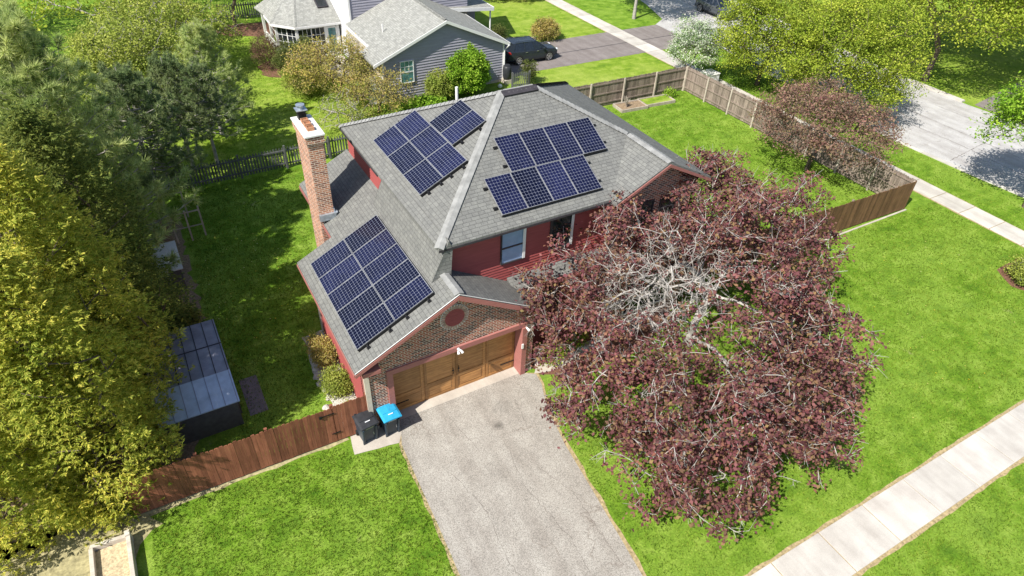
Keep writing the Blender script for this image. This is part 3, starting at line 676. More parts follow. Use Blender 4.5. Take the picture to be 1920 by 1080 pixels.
# sunroom roof: facets rising to the two storey wall
E = [(5.0, 42.6, 2.6), (5.25, 40.4, 2.6), (5.2, 38.0, 2.6), (6.62, 36.45, 2.6), (10.25, 36.45, 2.6)]
AP, AQ = (8.1, 41.2, 4.7), (10.25, 41.2, 4.7)
nr.slab([E[3], E[4], AQ, AP], .1); nr.slab([E[2], E[3], AP], .1); nr.slab([E[1], E[2], AP], .1); nr.slab([E[0], E[1], AP], .1)
nr.slab([(9.7, 33.7, 6.6), (20.0, 33.7, 6.6), (20.0, 38, 8.6), (9.7, 38, 8.6)], .15)
nroof = nr.build('roof', 'shingle_far', nh)
def wfas(a, b, out, h=.2):
    a, b, out = Vector(a), Vector(b), Vector(out); put(MB().obox((a + b) / 2 + out * .03 + Vector((0, 0, -.11)), (b - a) / 2, out * .028, (0, 0, h / 2)).build('fascia', 'white_paint'), nroof)
wfas((NX0, 26.1, 2.83), (NXR, 26.1, zN), (0, -1, 0)); wfas((NXR, 26.1, zN), (NX1, 26.1, 2.93), (0, -1, 0)); wfas((9.75, 28.9, 3.14), (9.75, 34, 3.14), (-1, 0, 0)); wfas((NX1, 26.1, 2.93), (NX1, 34, 2.93), (1, 0, 0))
wfas(E[3], E[4], (0, -1, 0), .16); wfas(E[2], E[3], (-.7, -.7, 0), .16); wfas(E[1], E[2], (-1, 0, 0), .16); wfas((16.5, 33.4, 3.6), (22, 33.4, 3.15), (0, -1, 0), .26); wfas((22, 33.4, 3.15), (22, 38.5, 3.15), (1, 0, 0), .26)
for a_, b_, w_ in (((NXR, 34, zN + .04), (NXR, 26.1, zN + .04), .15), (Vector(E[3]) + Vector((0, 0, .03)), AP, .12), (Vector(E[2]) + Vector((0, 0, .03)), AP, .12), (Vector(E[1]) + Vector((0, 0, .03)), AP, .12)):
    put(caps(a_, b_, w_).build('ridge_caps', 'shingle_far'), nroof)
put(MB().tube([(11.1, 29.6, 3.6), (11.1, 29.6, 4.25)], .045, 8).build('vent_pipe', 'white_paint'), nroof)
# skylight
skl = thing('skylight', None, None); put(skl, nroof)
sv = Vector((0, 1, (4.7 - 2.6) / (41.2 - 36.45))).normalized(); sn = Vector((1, 0, 0)).cross(sv)
sc0 = Vector((9.35, 38.9, 2.6 + (38.9 - 36.45) * 2.1 / 4.75)) + sn * .06
put(MB().obox(sc0, (.42, 0, 0), sv * 1.0, sn * .06).build('frame', 'dark_trim'), skl); put(MB().obox(sc0 + sn * .03, (.35, 0, 0), sv * .92, sn * .035).build('pane', 'glass_dark'), skl)
ns = siding([(9.75, .2), (19.05, .2), (19.05, 2.9), (NXR, 4.92), (9.75, 2.96)], (0, 26.4, 0), (1, 0, 0), (0, -1, 0), .19, .05)
siding([(10.2, 3.0), (19.9, 3.0), (19.9, 6.7), (10.2, 6.7)], (0, 34.0, 0), (1, 0, 0), (0, -1, 0), .19, .05).build('upper_siding_wall', 'grey_siding', nh)
siding([(19.9, .2), (21.6, .2), (21.6, 3.1), (19.9, 3.1)], (0, 36, 0), (1, 0, 0), (0, -1, 0), .19, .05).build('porch_siding_wall', 'grey_siding', nh)
ns.build('gable_siding_wall', 'grey_siding', nh)
wsd = siding([(34.0, 0), (45, 0), (45, 8), (34.0, 8)], (10.2, 0, 0), (0, 1, 0), (-1, 0, 0), .14, .02)
siding([(26.4, 0), (34.0, 0), (34.0, 3.1), (26.4, 3.1)], (10.0, 0, 0), (0, 1, 0), (-1, 0, 0), .14, .02, mb=wsd)
wsd.build('side_wall', 'white_siding', nh)
MB().box(9.76, 19.04, 26.403, 33.9, 0, 2.85).box(10.21, 19.9, 34.003, 45, 0, 6.7).box(9.76, 19.06, 26.36, 26.4, 0, .2).build('inner_wall', 'foundation', nh)
[MB().box(*q).build('corner_board', 'white_paint', nh) for q in ((9.68, 9.80, 26.32, 26.46, 0, 3.0), (18.98, 19.10, 26.32, 26.46, 0, 2.9), (10.12, 10.26, 33.90, 34.06, 3, 6.7))]
window(11.0, 11.9, 26.33, 1.22, 2.66, 'glass_teal', 'white_paint', nh, nx=3, nz=2)
window(11.6, 12.5, 33.92, 5.35, 6.5, 'glass_teal', 'white_paint', nh)
ds = MB().tube([(19.32, 26.0, 2.8), (19.2, 26.2, 2.55), (19.1, 26.28, 2.4), (19.1, 26.28, 1.3)], .05, 8); ds.build('downspout', 'white_paint', nh)
MB().tube([(21.8, 33.6, 0), (21.8, 33.6, 3.0)], .07, 8).build('porch_post', 'white_paint', nh)
for y_ in (29.6, 32.3):
    w_ = MB().box(9.93, 9.985, y_ - .35, y_ + .35, 1.7, 2.6).build('window', 'white_paint', nh); put(MB().box(9.915, 9.93, y_ - .28, y_ + .28, 1.77, 2.53).build('pane', 'glass_dark'), w_)
# low white gate wing by front left corner
MB().box(8.6, 9.7, 26.4, 26.46, 0, 1.9).box(9.1, 9.16, 26.38, 26.4, 0, 1.9).build('side_door', 'white_paint', nh)
# sunroom walls
srw = MB()
def wallseg(a, b, z0, z1, mb, t=.05):
    a, b = Vector((*a, 0)), Vector((*b, 0)); d = (b - a) / 2; n = Vector((d.y, -d.x, 0)).normalized() * t; mb.obox(((a + b) / 2).to_tuple()[:2] + ((z0 + z1) / 2,), d, n, (0, 0, (z1 - z0) / 2))
WP = [(5.5, 42.4), (5.6, 40.4), (5.55, 38.15), (6.75, 36.75), (10.15, 36.75)]
for a, b in zip(WP, WP[1:]): wallseg(a, b, 0, .75, srw); wallseg(a, b, 2.25, 2.5, srw)
for p in WP: srw.box(p[0] - .1, p[0] + .1, p[1] - .1, p[1] + .1, 0, 2.5)
srw.box(8.85, 9.05, 36.65, 36.8, 0, 2.5).box(9.85, 10.15, 36.65, 36.8, 0, 2.5)
sr = srw.build('sunroom_wall', 'white_paint', nh)
gl = MB(); mu = MB()
for (a, b, n) in (((5.6, 40.4), (5.55, 38.15), 4), ((5.55, 38.15), (6.75, 36.75), 4), ((6.85, 36.72), (8.85, 36.72), 6)):
    wallseg(a, b, .75, 2.25, gl, .01)
    A_, B_ = Vector((*a, 0)), Vector((*b, 0))
    for i in range(1, n):
        c = A_.lerp(B_, i / n); mu.obox((c.x, c.y - .02, 1.5), ((B_ - A_).normalized() * (.035 if i == n // 2 else .014)), (0, .03, 0), (0, 0, .75))
    for z_ in (1.25, 1.75): wallseg((a[0], a[1] - .02), (b[0], b[1] - .02), z_ - .014, z_ + .014, mu, .02)
put(gl.build('pane', 'glass_dark'), sr); put(mu.build('muntins', 'white_paint'), sr)
dd = MB().box(9.05, 9.15, 36.66, 36.74, 0, 2.25).box(9.75, 9.85, 36.66, 36.74, 0, 2.25).box(9.15, 9.75, 36.66, 36.74, 2.15, 2.25).box(9.15, 9.75, 36.66, 36.74, 0, .3).build('sunroom_door', 'white_paint', nh)
put(MB().box(9.15, 9.75, 36.69, 36.71, .3, 2.15).build('pane', 'glass_teal'), dd)

# ------------------------------------------------------------------ fences
def privacy(name, a, b, h, label, mat, pw=.14, post_step=2.4, posts_side=None, rail_mat=None, wav=.03, gap=.011, parent_extra=None, post_mat=None, post_h=None, posts=True, th=.02, cat='fence', picket=False):
    a, b = Vector((*a, 0)), Vector((*b, 0)); d = b - a; L = d.length; d.normalize(); n = Vector((-d.y, d.x, 0)) * (posts_side or 1)
    t = thing(name, label, cat, tuple(a)); r = random.Random(int(L * 100)); mb = MB(); x = 0
    while x < L - .02:
        w = pw * r.uniform(.93, 1.05); w = min(w, L - x); hh = h + r.uniform(-wav, wav); off = n * r.uniform(-.004, .004)
        c = a + d * (x + w / 2) + off; q = (w - gap) / 2; lo = .05 + r.uniform(0, .03)
        k = .035
        prof = [(-q, lo), (q, lo), (q, hh - k), (q - k * .7, hh), (-q + k * .7, hh), (-q, hh - k)] if not picket else [(-q, lo), (q, lo), (q, hh - .09), (0, hh), (-q, hh - .09)]
        i = len(mb.v); m_ = len(prof)
        for s_ in (-1, 1):
            for (u, z) in prof: mb.v.append(tuple(c + d * u + n * (s_ * th / 2) + Vector((0, 0, z))))
        mb.f.append(tuple(range(i, i + m_))[::-1]); mb.f.append(tuple(range(i + m_, i + 2 * m_)))
        for j in range(m_): mb.f.append((i + j, i + (j + 1) % m_, i + m_ + (j + 1) % m_, i + m_ + j))
        x += w if not picket else w * 1.65
    mb.build('board_panel', mat, t)
    for z_ in ((.3, h - .22) if h < 1.5 else (.3, h * .52, h - .18)):
        c = a + d * L / 2 + n * (th / 2 + .022) + Vector((0, 0, z_)); MB().obox(c, d * L / 2, n * .02, (0, 0, .045)).build('rail', rail_mat or mat, t)
    if posts:
        k = 0; m_ = max(1, round(L / post_step))
        for k in range(m_ + 1):
            p = a + d * (L * k / m_) + n * (th / 2 + .09); MB().obox((p.x, p.y, (post_h or h) / 2), d * .05, n * .045, (0, 0, (post_h or h) / 2)).build('post', post_mat or rail_mat or mat, t)
    return t
ff = privacy('wooden_fence', (-8.87, -.18), (-2.35, -.30), 1.80, 'reddish brown dog eared board fence left of the garage', 'brown_fence', posts_side=1, gap=.004)
gt = privacy('fence_gate', (-2.33, -.30), (-1.12, -.33), 1.84, 'brown board gate between the garage corner and the long brown fence', 'brown_fence', post_step=1.2, cat='gate', gap=.004)
MB().box(-2.75, -2.3, -.345, -.33, 1.52, 1.56).box(-2.82, -2.72, -.36, -.33, 1.48, 1.60).build('latch', 'black_metal', gt)
MB().box(-2.5, -2.2, -.345, -.33, .5, .54).build('hinge', 'black_metal', gt)
privacy('wooden_fence', (13.4, 1.05), (30.7, .55), 1.83, 'smooth brown board fence running from the house to the side pavement', 'tan_fence', rail_mat='weathered_fence', gap=.003)
privacy('wooden_fence', (30.72, .62), (30.62, 19.2), 1.83, 'weathered grey board fence along the side pavement', 'weathered_fence', rail_mat='weathered_fence', post_mat='pale_post', post_h=1.8)
privacy('wooden_fence', (30.55, 19.25), (13.6, 19.6), 1.83, 'weathered grey board fence across the back of the green yard', 'weathered_fence', rail_mat='weathered_fence', post_mat='pale_post', post_h=1.85, post_step=2.9)
privacy('picket_fence', (-9.0, 20.0), (9.0, 20.3), 1.32, 'dark picket fence behind the chimney', 'picket_wood', pw=.10, picket=True, posts_side=-1, post_step=2.5, post_h=1.45)
privacy('picket_fence', (18.95, 24.7), (20.3, 24.5), 1.25, 'short dark picket panel below the grey barrel', 'picket_wood', pw=.09, picket=True, post_step=1.3)
privacy('picket_fence', (3.0, 49.0), (14, 47.0), 1.4, 'dark picket fence at the far end of the neighbouring garden', 'picket_wood', pw=.12, picket=True, posts_side=-1)
# concrete strip under the brown fences
struct('fence_kerb', MB().box(21.5, 30.78, .42, .52, -.02, .03), 'concrete_pale', 'pale strip at the foot of the brown fence')
sheet('fence_strip', [(-8.9, -.36), (-2.0, -.42), (-2.0, -.2), (-8.9, -.1)], .007, 'dry_ground', 'bare strip along the foot of the brown fence', wob=.05)

# ------------------------------------------------------------------ wheeled bins
def bin_(loc, rz, label, lid_mat, body_mat):
    t = thing('wheeled_bin', label, 'bin', loc, 'wheeled bins by the garage', rz)
    def add(mb, nm, mat, par=None, bv=0):
        o = mb.build(nm, mat, bevel=bv); o.parent = par or t; return o
    b = MB(); H = 1.0
    # tapered body: front (towards -Y) recessed between two legs
    bot = [(-.24, -.20), (.24, -.20), (.24, .30), (-.24, .30)]; top = [(-.30, -.36), (.30, -.36), (.30, .36), (-.30, .36)]
    i = len(b.v); b.v += [(x, y, .05) for x, y in bot] + [(x, y, H) for x, y in top]
    b.f += [(i, i + 3, i + 2, i + 1), (i + 4, i + 5, i + 6, i + 7)] + [(i + k, i + (k + 1) % 4, i + 4 + (k + 1) % 4, i + 4 + k) for k in range(4)]
    for sx in (-1, 1): b.obox((sx * .235, -.285, .42), (.04, 0, 0), (0, .035, 0), (0, -.055, .42))
    b.box(-.32, .32, -.385, .385, H - .06, H - .01)
    add(b, 'body', body_mat, bv=.015)
    add(MB().box(-.14, .14, -.335, -.30, .82, .85).obox((0, -.272, .60), (.15, 0, 0), (0, .012, 0), (0, 0, .012)).obox((.145, -.262, .48), (.012, 0, 0), (0, .012, 0), (0, .02, .12)), 'lift_bar', 'aluminium')
    l = MB(); xs = [-.34, -.27, 0, .27, .34]; ys = [-.43, -.36, -.1, .2, .36, .42]; i = len(l.v)
    zz = lambda x, y: H + .005 + .085 * (1 - (abs(x) / .36) ** 4) * (1 - (abs(y) / .47) ** 4)
    for y in ys:
        for x in xs: l.v.append((x, y, zz(x, y)))
    for r in range(len(ys) - 1):
        for c in range(len(xs) - 1): a = i + r * 5 + c; l.f.append((a, a + 1, a + 6, a + 5))
    l.box(-.34, .34, -.43, .42, H - .03, H + .012); l.box(-.25, .25, -.12, -.09, H + .07, H + .10); l.box(-.26, -.19, .3, .47, H + .02, H + .10).box(.19, .26, .3, .47, H + .02, H + .10)
    lid = add(l, 'lid', lid_mat, bv=.012)
    add(MB().tube([(-.25, .46, H + .02), (.25, .46, H + .02)], .018, 8), 'handle', 'plastic_black')
    for sx in (-1, 1):
        w = add(MB().tube([(sx * .24, .33, .13), (sx * .30, .33, .13)], .13, 16), 'wheel', 'rubber')
    st = MB(); random.seed(3)
    st.box(-.09, .09, -.235, -.20, H + .085, H + .097)
    o = add(st, 'pale_mark', 'lamp_glass', lid)
    return t
bin_((-1.36, -.62, .016), math.radians(6), 'black wheeled bin in front of the brown gate', 'bin_black', 'bin_navy')
bin_((-.52, -.68, .016), math.radians(2), 'wheeled bin with a bright blue lid beside the garage door', 'bin_blue', 'bin_navy')

# ------------------------------------------------------------------ cars
def car(name, loc, rz, label, paint, L=4.55, W=1.84, Hh=1.66):
    t = thing(name, label, 'car', loc, 'dark parked cars', rz)
    def add(mb, nm, mat, par=None, bv=0, smooth=False):
        o = mb.build(nm, mat, smooth=smooth, bevel=bv); o.parent = par or t; return o
    hw = W / 2
    st = [(-2.27, .70, .42, .78), (-2.22, .84, .30, 1.0), (-1.9, .90, .26, 1.08), (-1.0, hw, .24, 1.05), (0, hw, .24, 1.02), (.9, hw, .24, 1.0), (1.25, .91, .25, .98), (1.9, .86, .30, .90), (2.18, .76, .36, .80), (2.28, .60, .42, .68)]
    b = MB(); prev = None; k = 9
    for (x, w, z0, z1) in st:
        i = len(b.v)
        prof = [(-w * .92, z0), (-w, z0 + .12), (-w * 1.0, z0 + (z1 - z0) * .62), (-w * .95, z1 - .05), (-w * .84, z1), (0, z1 + .035), (w * .84, z1), (w * .95, z1 - .05), (w, z0 + (z1 - z0) * .62), (w, z0 + .12), (w * .92, z0)]
        for (y, z) in prof: b.v.append((x, y, z))
        n = len(prof)
        if prev is not None:
            for j in range(n): b.f.append((prev + j, prev + (j + 1) % n, i + (j + 1) % n, i + j))
        else: b.f.append(tuple(range(i, i + n)))
        prev = i
    b.f.append(tuple(range(prev + n - 1, prev - 1, -1)))
    body = add(b, 'body', paint, smooth=False, bv=.03)
    # greenhouse
    gh = [(-2.1, .80, 1.02), (-1.95, .80, 1.04), (1.15, .80, 1.0)]
    base = [(-2.12, .80), (1.12, .80)]; roofp = [(-1.78, .62), (-.2, .66), (.32, .62)]
    g = MB(); zb = 1.0; zt_ = Hh - .03
    B0 = [(-2.12, -.84, zb), (1.18, -.84, zb), (1.18, .84, zb), (-2.12, .84, zb)]; R0 = [(-1.75, -.62, zt_), (.22, -.62, zt_), (.22, .62, zt_), (-1.75, .62, zt_)]
    i = len(g.v); g.v += B0 + R0; g.f += [(i + q, i + (q + 1) % 4, i + 4 + (q + 1) % 4, i + 4 + q) for q in range(4)]
    add(g, 'windows', 'car_glass')
    r = MB().slab([(-1.85, -.63, Hh - .03), (-.8, -.66, Hh), (.3, -.6, Hh - .05), (.3, .6, Hh - .05), (-.8, .66, Hh), (-1.85, .63, Hh - .03)], .05)
    for sy in (-1, 1): r.tube([(-1.6, sy * .58, Hh + .04), (-.7, sy * .60, Hh + .06), (.05, sy * .56, Hh + .02)], .018, 6)
    add(r, 'roof', paint, bv=.02)
    p = MB()
    for sy in (-1, 1):
        for (xb, xt, w_) in ((1.17, .23, .05), (.12, -.1, .045), (-.85, -.82, .05), (-2.0, -1.7, .13)):
            c0 = Vector((xb, sy * .845, zb)); c1 = Vector((xt, sy * .63, zt_)); p.obox((c0 + c1) / 2, (w_, 0, 0), (0, .018, 0), (c1 - c0) / 2)
    add(p, 'pillars', paint)
    for sy in (-1, 1):
        for x in (-1.38, 1.36):
            a = add(MB().tube([(x, sy * (hw - .06), .36), (x, sy * (hw + .012), .36)], .41, 22), 'wheel_arch', 'plastic_black')
            w = add(MB().tube([(x, sy * (hw - .2), .35), (x, sy * (hw + .03), .35)], .345, 24), 'tyre', 'rubber', bv=.02)
            ri = MB().tube([(x, sy * (hw + .03), .35), (x, sy * (hw + .036), .35)], .06, 12)
            for q in range(7):
                an = 2 * math.pi * q / 7; ri.obox((x + .13 * math.cos(an), sy * (hw + .036), .35 + .13 * math.sin(an)), (.115 * math.cos(an), 0, .115 * math.sin(an)), (0, .008, 0), (-.024 * math.sin(an), 0, .024 * math.cos(an)))
            ri.tube([(x + .245 * math.cos(2 * math.pi * q / 20), sy * (hw + .034), .35 + .245 * math.sin(2 * math.pi * q / 20)) for q in range(21)], .016, 5)
            o = ri.build('rim', 'alloy'); o.parent = w
        add(MB().obox((0, sy * (hw + .005), .33), (1.0, 0, 0), (0, .02, 0), (0, 0, .05)), 'sill_trim', 'alloy' if False else 'plastic_black')
        add(MB().obox((.78, sy * (hw + .06), 1.08), (.09, 0, 0), (0, .09, 0), (0, 0, .06)), 'mirror', paint, bv=.02)
        for x in (-.72, .28): add(MB().obox((x, sy * (hw + .008), .92), (.09, 0, 0), (0, .012, 0), (0, 0, .014)), 'door_handle', 'alloy')
        add(MB().obox((-2.13, sy * .74, .95), (.10, 0, 0), (0, .12, 0), (0, 0, .075)), 'taillight', 'tail_red', bv=.02)
        add(MB().obox((2.12, sy * .62, .76), (.13, 0, 0), (0, .12, 0), (0, 0, .06)), 'headlight', 'lamp_glass', bv=.02)
        dl = MB()
        for x in (.95, -.02, -1.0): dl.obox((x, sy * (hw + .001), .68), (.006, 0, 0), (0, .004, 0), (0, 0, .28))
        add(dl, 'door_seams', 'plastic_black')
    add(MB().box(-2.31, -2.2, -.8, .8, .3, .55).box(2.2, 2.31, -.55, .55, .34, .56), 'bumper', 'plastic_black', bv=.02)
    add(MB().box(-2.305, -2.27, -.26, .26, .7, .82), 'number_plate', 'lamp_glass')
    return t
car('parked_car', (23.25, 29.6, .014), math.radians(-2), 'dark blue grey car parked on the driveway beside the grey house', 'car_paint', L=4.6)
car('parked_car', (46.4, 32.6, .012), math.radians(-90), 'dark grey car parked at the far kerb of the street', 'car_paint_grey')

# ------------------------------------------------------------------ sheds and small things
sh = thing('metal_shed', 'low metal shed with blue grey ribbed roof half under the conifers', 'shed', (-6.4, 3.6, 0))
s_ = MB(); SX0, SX1 = -7.6, -4.98
s_.slab([(SX0, 3.255, 1.68), (SX1, 3.255, 1.68), (SX1, 6.6, 1.45), (SX0, 6.6, 1.45)], .04)
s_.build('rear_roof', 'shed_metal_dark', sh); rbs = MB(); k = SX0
while k < SX1 - .05: rbs.obox((k + .1, 4.93, 1.567), (.014, 0, 0), (0, 1.66, -.114), (0, 0, .018)); k += .41
rbs.obox(((SX0 + SX1) / 2, 4.95, 1.565), ((SX1 - SX0) / 2, 0, 0), (0, .02, 0), (0, 0, .015)); rbs.build('roof_seams', 'dark_trim', sh)
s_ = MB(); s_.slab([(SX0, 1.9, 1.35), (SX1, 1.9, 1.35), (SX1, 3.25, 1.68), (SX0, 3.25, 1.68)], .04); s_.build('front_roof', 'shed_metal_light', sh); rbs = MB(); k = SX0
while k < SX1 - .05: rbs.obox((k + .1, 2.57, 1.517), (.012, 0, 0), (0, .66, .161), (0, 0, .018)); k += .41
rbs.build('roof_seams', 'shed_metal_dark', sh)
MB().box(SX0 + .1, SX1 - .1, 2.05, 6.5, 0, 1.33).box(SX1 - .1, SX1 - .04, 2.5, 3.4, .1, 1.3).box(SX1 - .1, SX1 - .05, 3.6, 6.4, .1, 1.25).build('wall', 'shed_wall', sh)
MB().box(SX1 - .04, SX1 - .01, 2.9, 2.96, .8, 1.0).build('door_handle', 'black_metal', sh)
ht = thing('garden_hutch', 'small weathered box with sloping white lid beside the conifers', 'hutch', (-6, 12, 0))
MB().slab([(-6.7, 10.9, 1.25), (-5.5, 10.9, 1.25), (-5.5, 13.1, 1.35), (-6.7, 13.1, 1.35)], .05).build('lid', 'white_paint', ht)
MB().box(-6.6, -5.6, 11.0, 13.0, 0, 1.2).build('box', 'shed_wall', ht)
MB().slab([(-6.9, 13.15, 1.4), (-5.55, 13.15, 1.4), (-5.55, 14.2, 1.5), (-6.9, 14.2, 1.5)], .05).build('rear_lid', 'rust', ht)
fr = thing('trellis_frame', 'thin post and wire trellis beyond the small hutch', 'trellis', (-4.8, 15, 0))
for (x, y) in ((-5.4, 14.9), (-4.75, 14.9), (-4.1, 15.1), (-4.6, 17.2), (-5.6, 17.0)): MB().obox((x, y, .85), (.04, 0, 0), (0, .04, 0), (0, 0, .85)).build('post', 'pale_post', fr)
MB().box(-5.6, -4.1, 15.0, 15.03, 1.5, 1.56).box(-5.6, -4.1, 15.0, 15.03, .7, .75).box(-5.6, -4.5, 17.1, 17.13, 1.5, 1.56).build('rail', 'pale_post', fr)
def bed(cx, cy, rx, ry, rz, label, mat='planter_wood', fill='soil', h=.22, w=.07, name='raised_bed', group=None):
    t = thing(name, label, 'planter', (cx, cy, 0), group, rz)
    for (a, b, c, d) in ((-rx, rx, -ry, -ry + w), (-rx, rx, ry - w, ry), (-rx, -rx + w, -ry + w, ry - w), (rx - w, rx, -ry + w, ry - w)):
        o = MB().box(a, b, c, d, 0, h).build('side_board', mat, bevel=.01); o.parent = t
    o = MB().box(-rx + w, rx - w, -ry + w, ry - w, 0, h - .08).build('fill', fill); o.parent = t
    return t
bed(25.0, 18.4, 1.1, .62, math.radians(-4), 'wooden raised bed nearer the house with a pale stick bundle', 'pale_post', group='raised beds by the back fence')
bed(27.3, 18.35, 1.25, .6, math.radians(-4), 'wooden raised bed full of green plants nearer the fence corner', 'pale_post', 'lawn_far', group='raised beds by the back fence')
pl = thing('planter_box', 'pale wooden planter frame filled with straw at the bottom left corner', 'planter', (-9.65, -2.2, 0))
MB().obox((-9.63, -.9, .14), (.54, -.05, 0), (.006, .06, 0), (0, 0, .14)).build('side_board', 'planter_wood', pl, bevel=.01)
MB().box(-10.2, -10.08, -3.4, -.92, 0, .28).build('side_board', 'planter_wood', pl, bevel=.01); MB().box(-9.18, -9.06, -3.4, -.92, 0, .34).build('side_board', 'planter_wood', pl, bevel=.01)
MB().box(-9.19, -9.05, -1.06, -.88, 0, .42).build('post', 'planter_wood', pl); MB().box(-10.08, -9.18, -3.4, -.97, 0, .1).build('fill', 'straw', pl)
ub = thing('utility_box', 'pale metal utility box beyond the corner of the grey fence', 'utility box', (33.6, 19.7, 0)); MB().box(33.1, 34.0, 19.1, 20.1, 0, .75).build('cabinet', 'lamp_glass', ub, bevel=.03); MB().box(33.06, 34.04, 19.06, 20.14, .75, .82).build('lid', 'white_paint', ub, bevel=.02)
rb = thing('rain_barrel', 'grey plastic barrel under the downspout of the grey house', 'barrel', (19.2, 26.0, 0))
MB().tube([(19.2, 26.0, .3), (19.2, 26.0, .5), (19.2, 26.0, .95), (19.2, 26.0, 1.2), (19.2, 26.0, 1.32)], [.26, .31, .33, .30, .2], 18).build('barrel', 'bin_black', rb, smooth=True)
MB().tube([(19.2, 26.0, 1.32), (19.2, 26.0, 1.36)], .21, 14).build('lid', 'plastic_black', rb); MB().box(18.9, 19.5, 25.7, 26.3, 0, .3).build('stand', 'foundation', rb)
mbx = thing('mailbox', 'dark mailbox on a post beside the tree across the street', 'mailbox', (49.9, 13.7, 0)); MB().box(49.83, 49.97, 13.63, 13.77, 0, 1.05).build('post', 'bark_dark', mbx); MB().box(49.55, 50.2, 13.55, 13.85, 1.05, 1.32).build('box', 'mailbox', mbx, bevel=.05)
r = random.Random(5)
def rock(x, y, s, label, i, group):
    V = []; import bmesh
    bm = bmesh.new(); bmesh.ops.create_icosphere(bm, subdivisions=2, radius=1)
    rr = random.Random(i)
    ph = [rr.uniform(0, 6) for _ in range(3)]
    for v in bm.verts:
        k = 1 + .16 * math.sin(3 * v.co.x + ph[0]) + .14 * math.sin(4 * v.co.y + ph[1]) + .1 * math.sin(5 * v.co.z + ph[2]); v.co = Vector((v.co.x * s * k, v.co.y * s * .8 * k, max(-.02, v.co.z * s * .45 * k)))
    me = bpy.data.meshes.new('stone'); bm.to_mesh(me); bm.free(); me.materials.append(M['stone']); o = bpy.data.objects.new('stone', me); COL.objects.link(o); o.location = (x, y, .02); o.rotation_euler = (0, 0, rr.uniform(0, 6))
    tag(o, label, 'stone', group)
for i in range(11): rock(-2.1 + r.uniform(-.15, .12) + .25 * (i > 7), .15 + .42 * i, r.uniform(.13, .2), 'rough pale edging stone of the gravel bed, number %s from the brown fence' % ['one', 'two', 'three', 'four', 'five', 'six', 'seven', 'eight', 'nine', 'ten', 'eleven'][i], i, 'edging stones of the gravel bed')
for i in range(6): rock(5.95 + .55 * i, -.30 - .03 * i + r.uniform(-.06, .06), r.uniform(.17, .24), 'rough pale stone lining the front path bed, number %s from the garage corner' % ['one', 'two', 'three', 'four', 'five', 'six'][i], 50 + i, 'stones beside the front path')
tag(MB().tube([(18.3, 25.4, .0), (18.3, 25.4, .1), (18.3, 25.4, .2), (18.3, 25.4, .28)], [.12, .18, .15, .04], 12).build('garden_ornament', 'white_paint', smooth=True), 'round white ornament on the grass below the grey house', 'ornament')
# ------------------------------------------------------------------ vegetation
def leaves_at(C, n_per, spread, size, r, flat=.6, up=.55, aspect=.7, droop=0):
    """clusters of folded leaf quads round the points C"""
    C = np.repeat(C, n_per, 0); n = len(C)
    off = r.normal(size=(n, 3)) * spread; off[:, 2] *= flat; P = C + off
    P[:, 2] -= droop * np.linalg.norm(off[:, :2], axis=1)
    N = r.normal(size=(n, 3)); N /= np.linalg.norm(N, axis=1)[:, None]; N[:, 2] = np.abs(N[:, 2]) + up; N /= np.linalg.norm(N, axis=1)[:, None]
    A = np.cross(N, r.normal(size=(n, 3))); A /= np.linalg.norm(A, axis=1)[:, None]; B = np.cross(N, A)
    s = (size * r.uniform(.65, 1.3, n))[:, None]
    V = np.empty((n, 4, 3)); V[:, 0] = P - A * s * .5; V[:, 1] = P + B * s * aspect * .5 + N * s * .12 - A * s * .05; V[:, 2] = P + A * s * .55; V[:, 3] = P - B * s * aspect * .5 + N * s * .12 - A * s * .05
    return V.reshape(-1, 3), np.arange(n * 4).reshape(-1, 4)
def segs_mesh(name, A, B, ra, rb, mat, parent, sides=5):
    """tapered prisms from points A to B"""
    D = B - A; L = np.linalg.norm(D, axis=1); ok = L > 1e-4; A, B, D, L, ra, rb = A[ok], B[ok], D[ok], L[ok], ra[ok], rb[ok]
    D = D / L[:, None]; ref = np.where(np.abs(D[:, 2:3]) > .9, np.array([[1., 0, 0]]), np.array([[0, 0, 1.]]))
    U = np.cross(D, ref); U /= np.linalg.norm(U, axis=1)[:, None]; W = np.cross(D, U); n = len(A)
    V = np.empty((n, 2, sides, 3))
    for j in range(sides):
        t = 2 * math.pi * j / sides; o = U * math.cos(t) + W * math.sin(t)
        V[:, 0, j] = A + o * ra[:, None]; V[:, 1, j] = B + D * rb[:, None] * .4 + o * rb[:, None]
    base = (np.arange(n) * 2 * sides)[:, None]; F = []
    for j in range(sides):
        k = (j + 1) % sides; F.append(base + np.array([[j, k, sides + k, sides + j]]))
    return np_mesh(name, V.reshape(-1, 3), np.concatenate(F, 0), mat, parent)
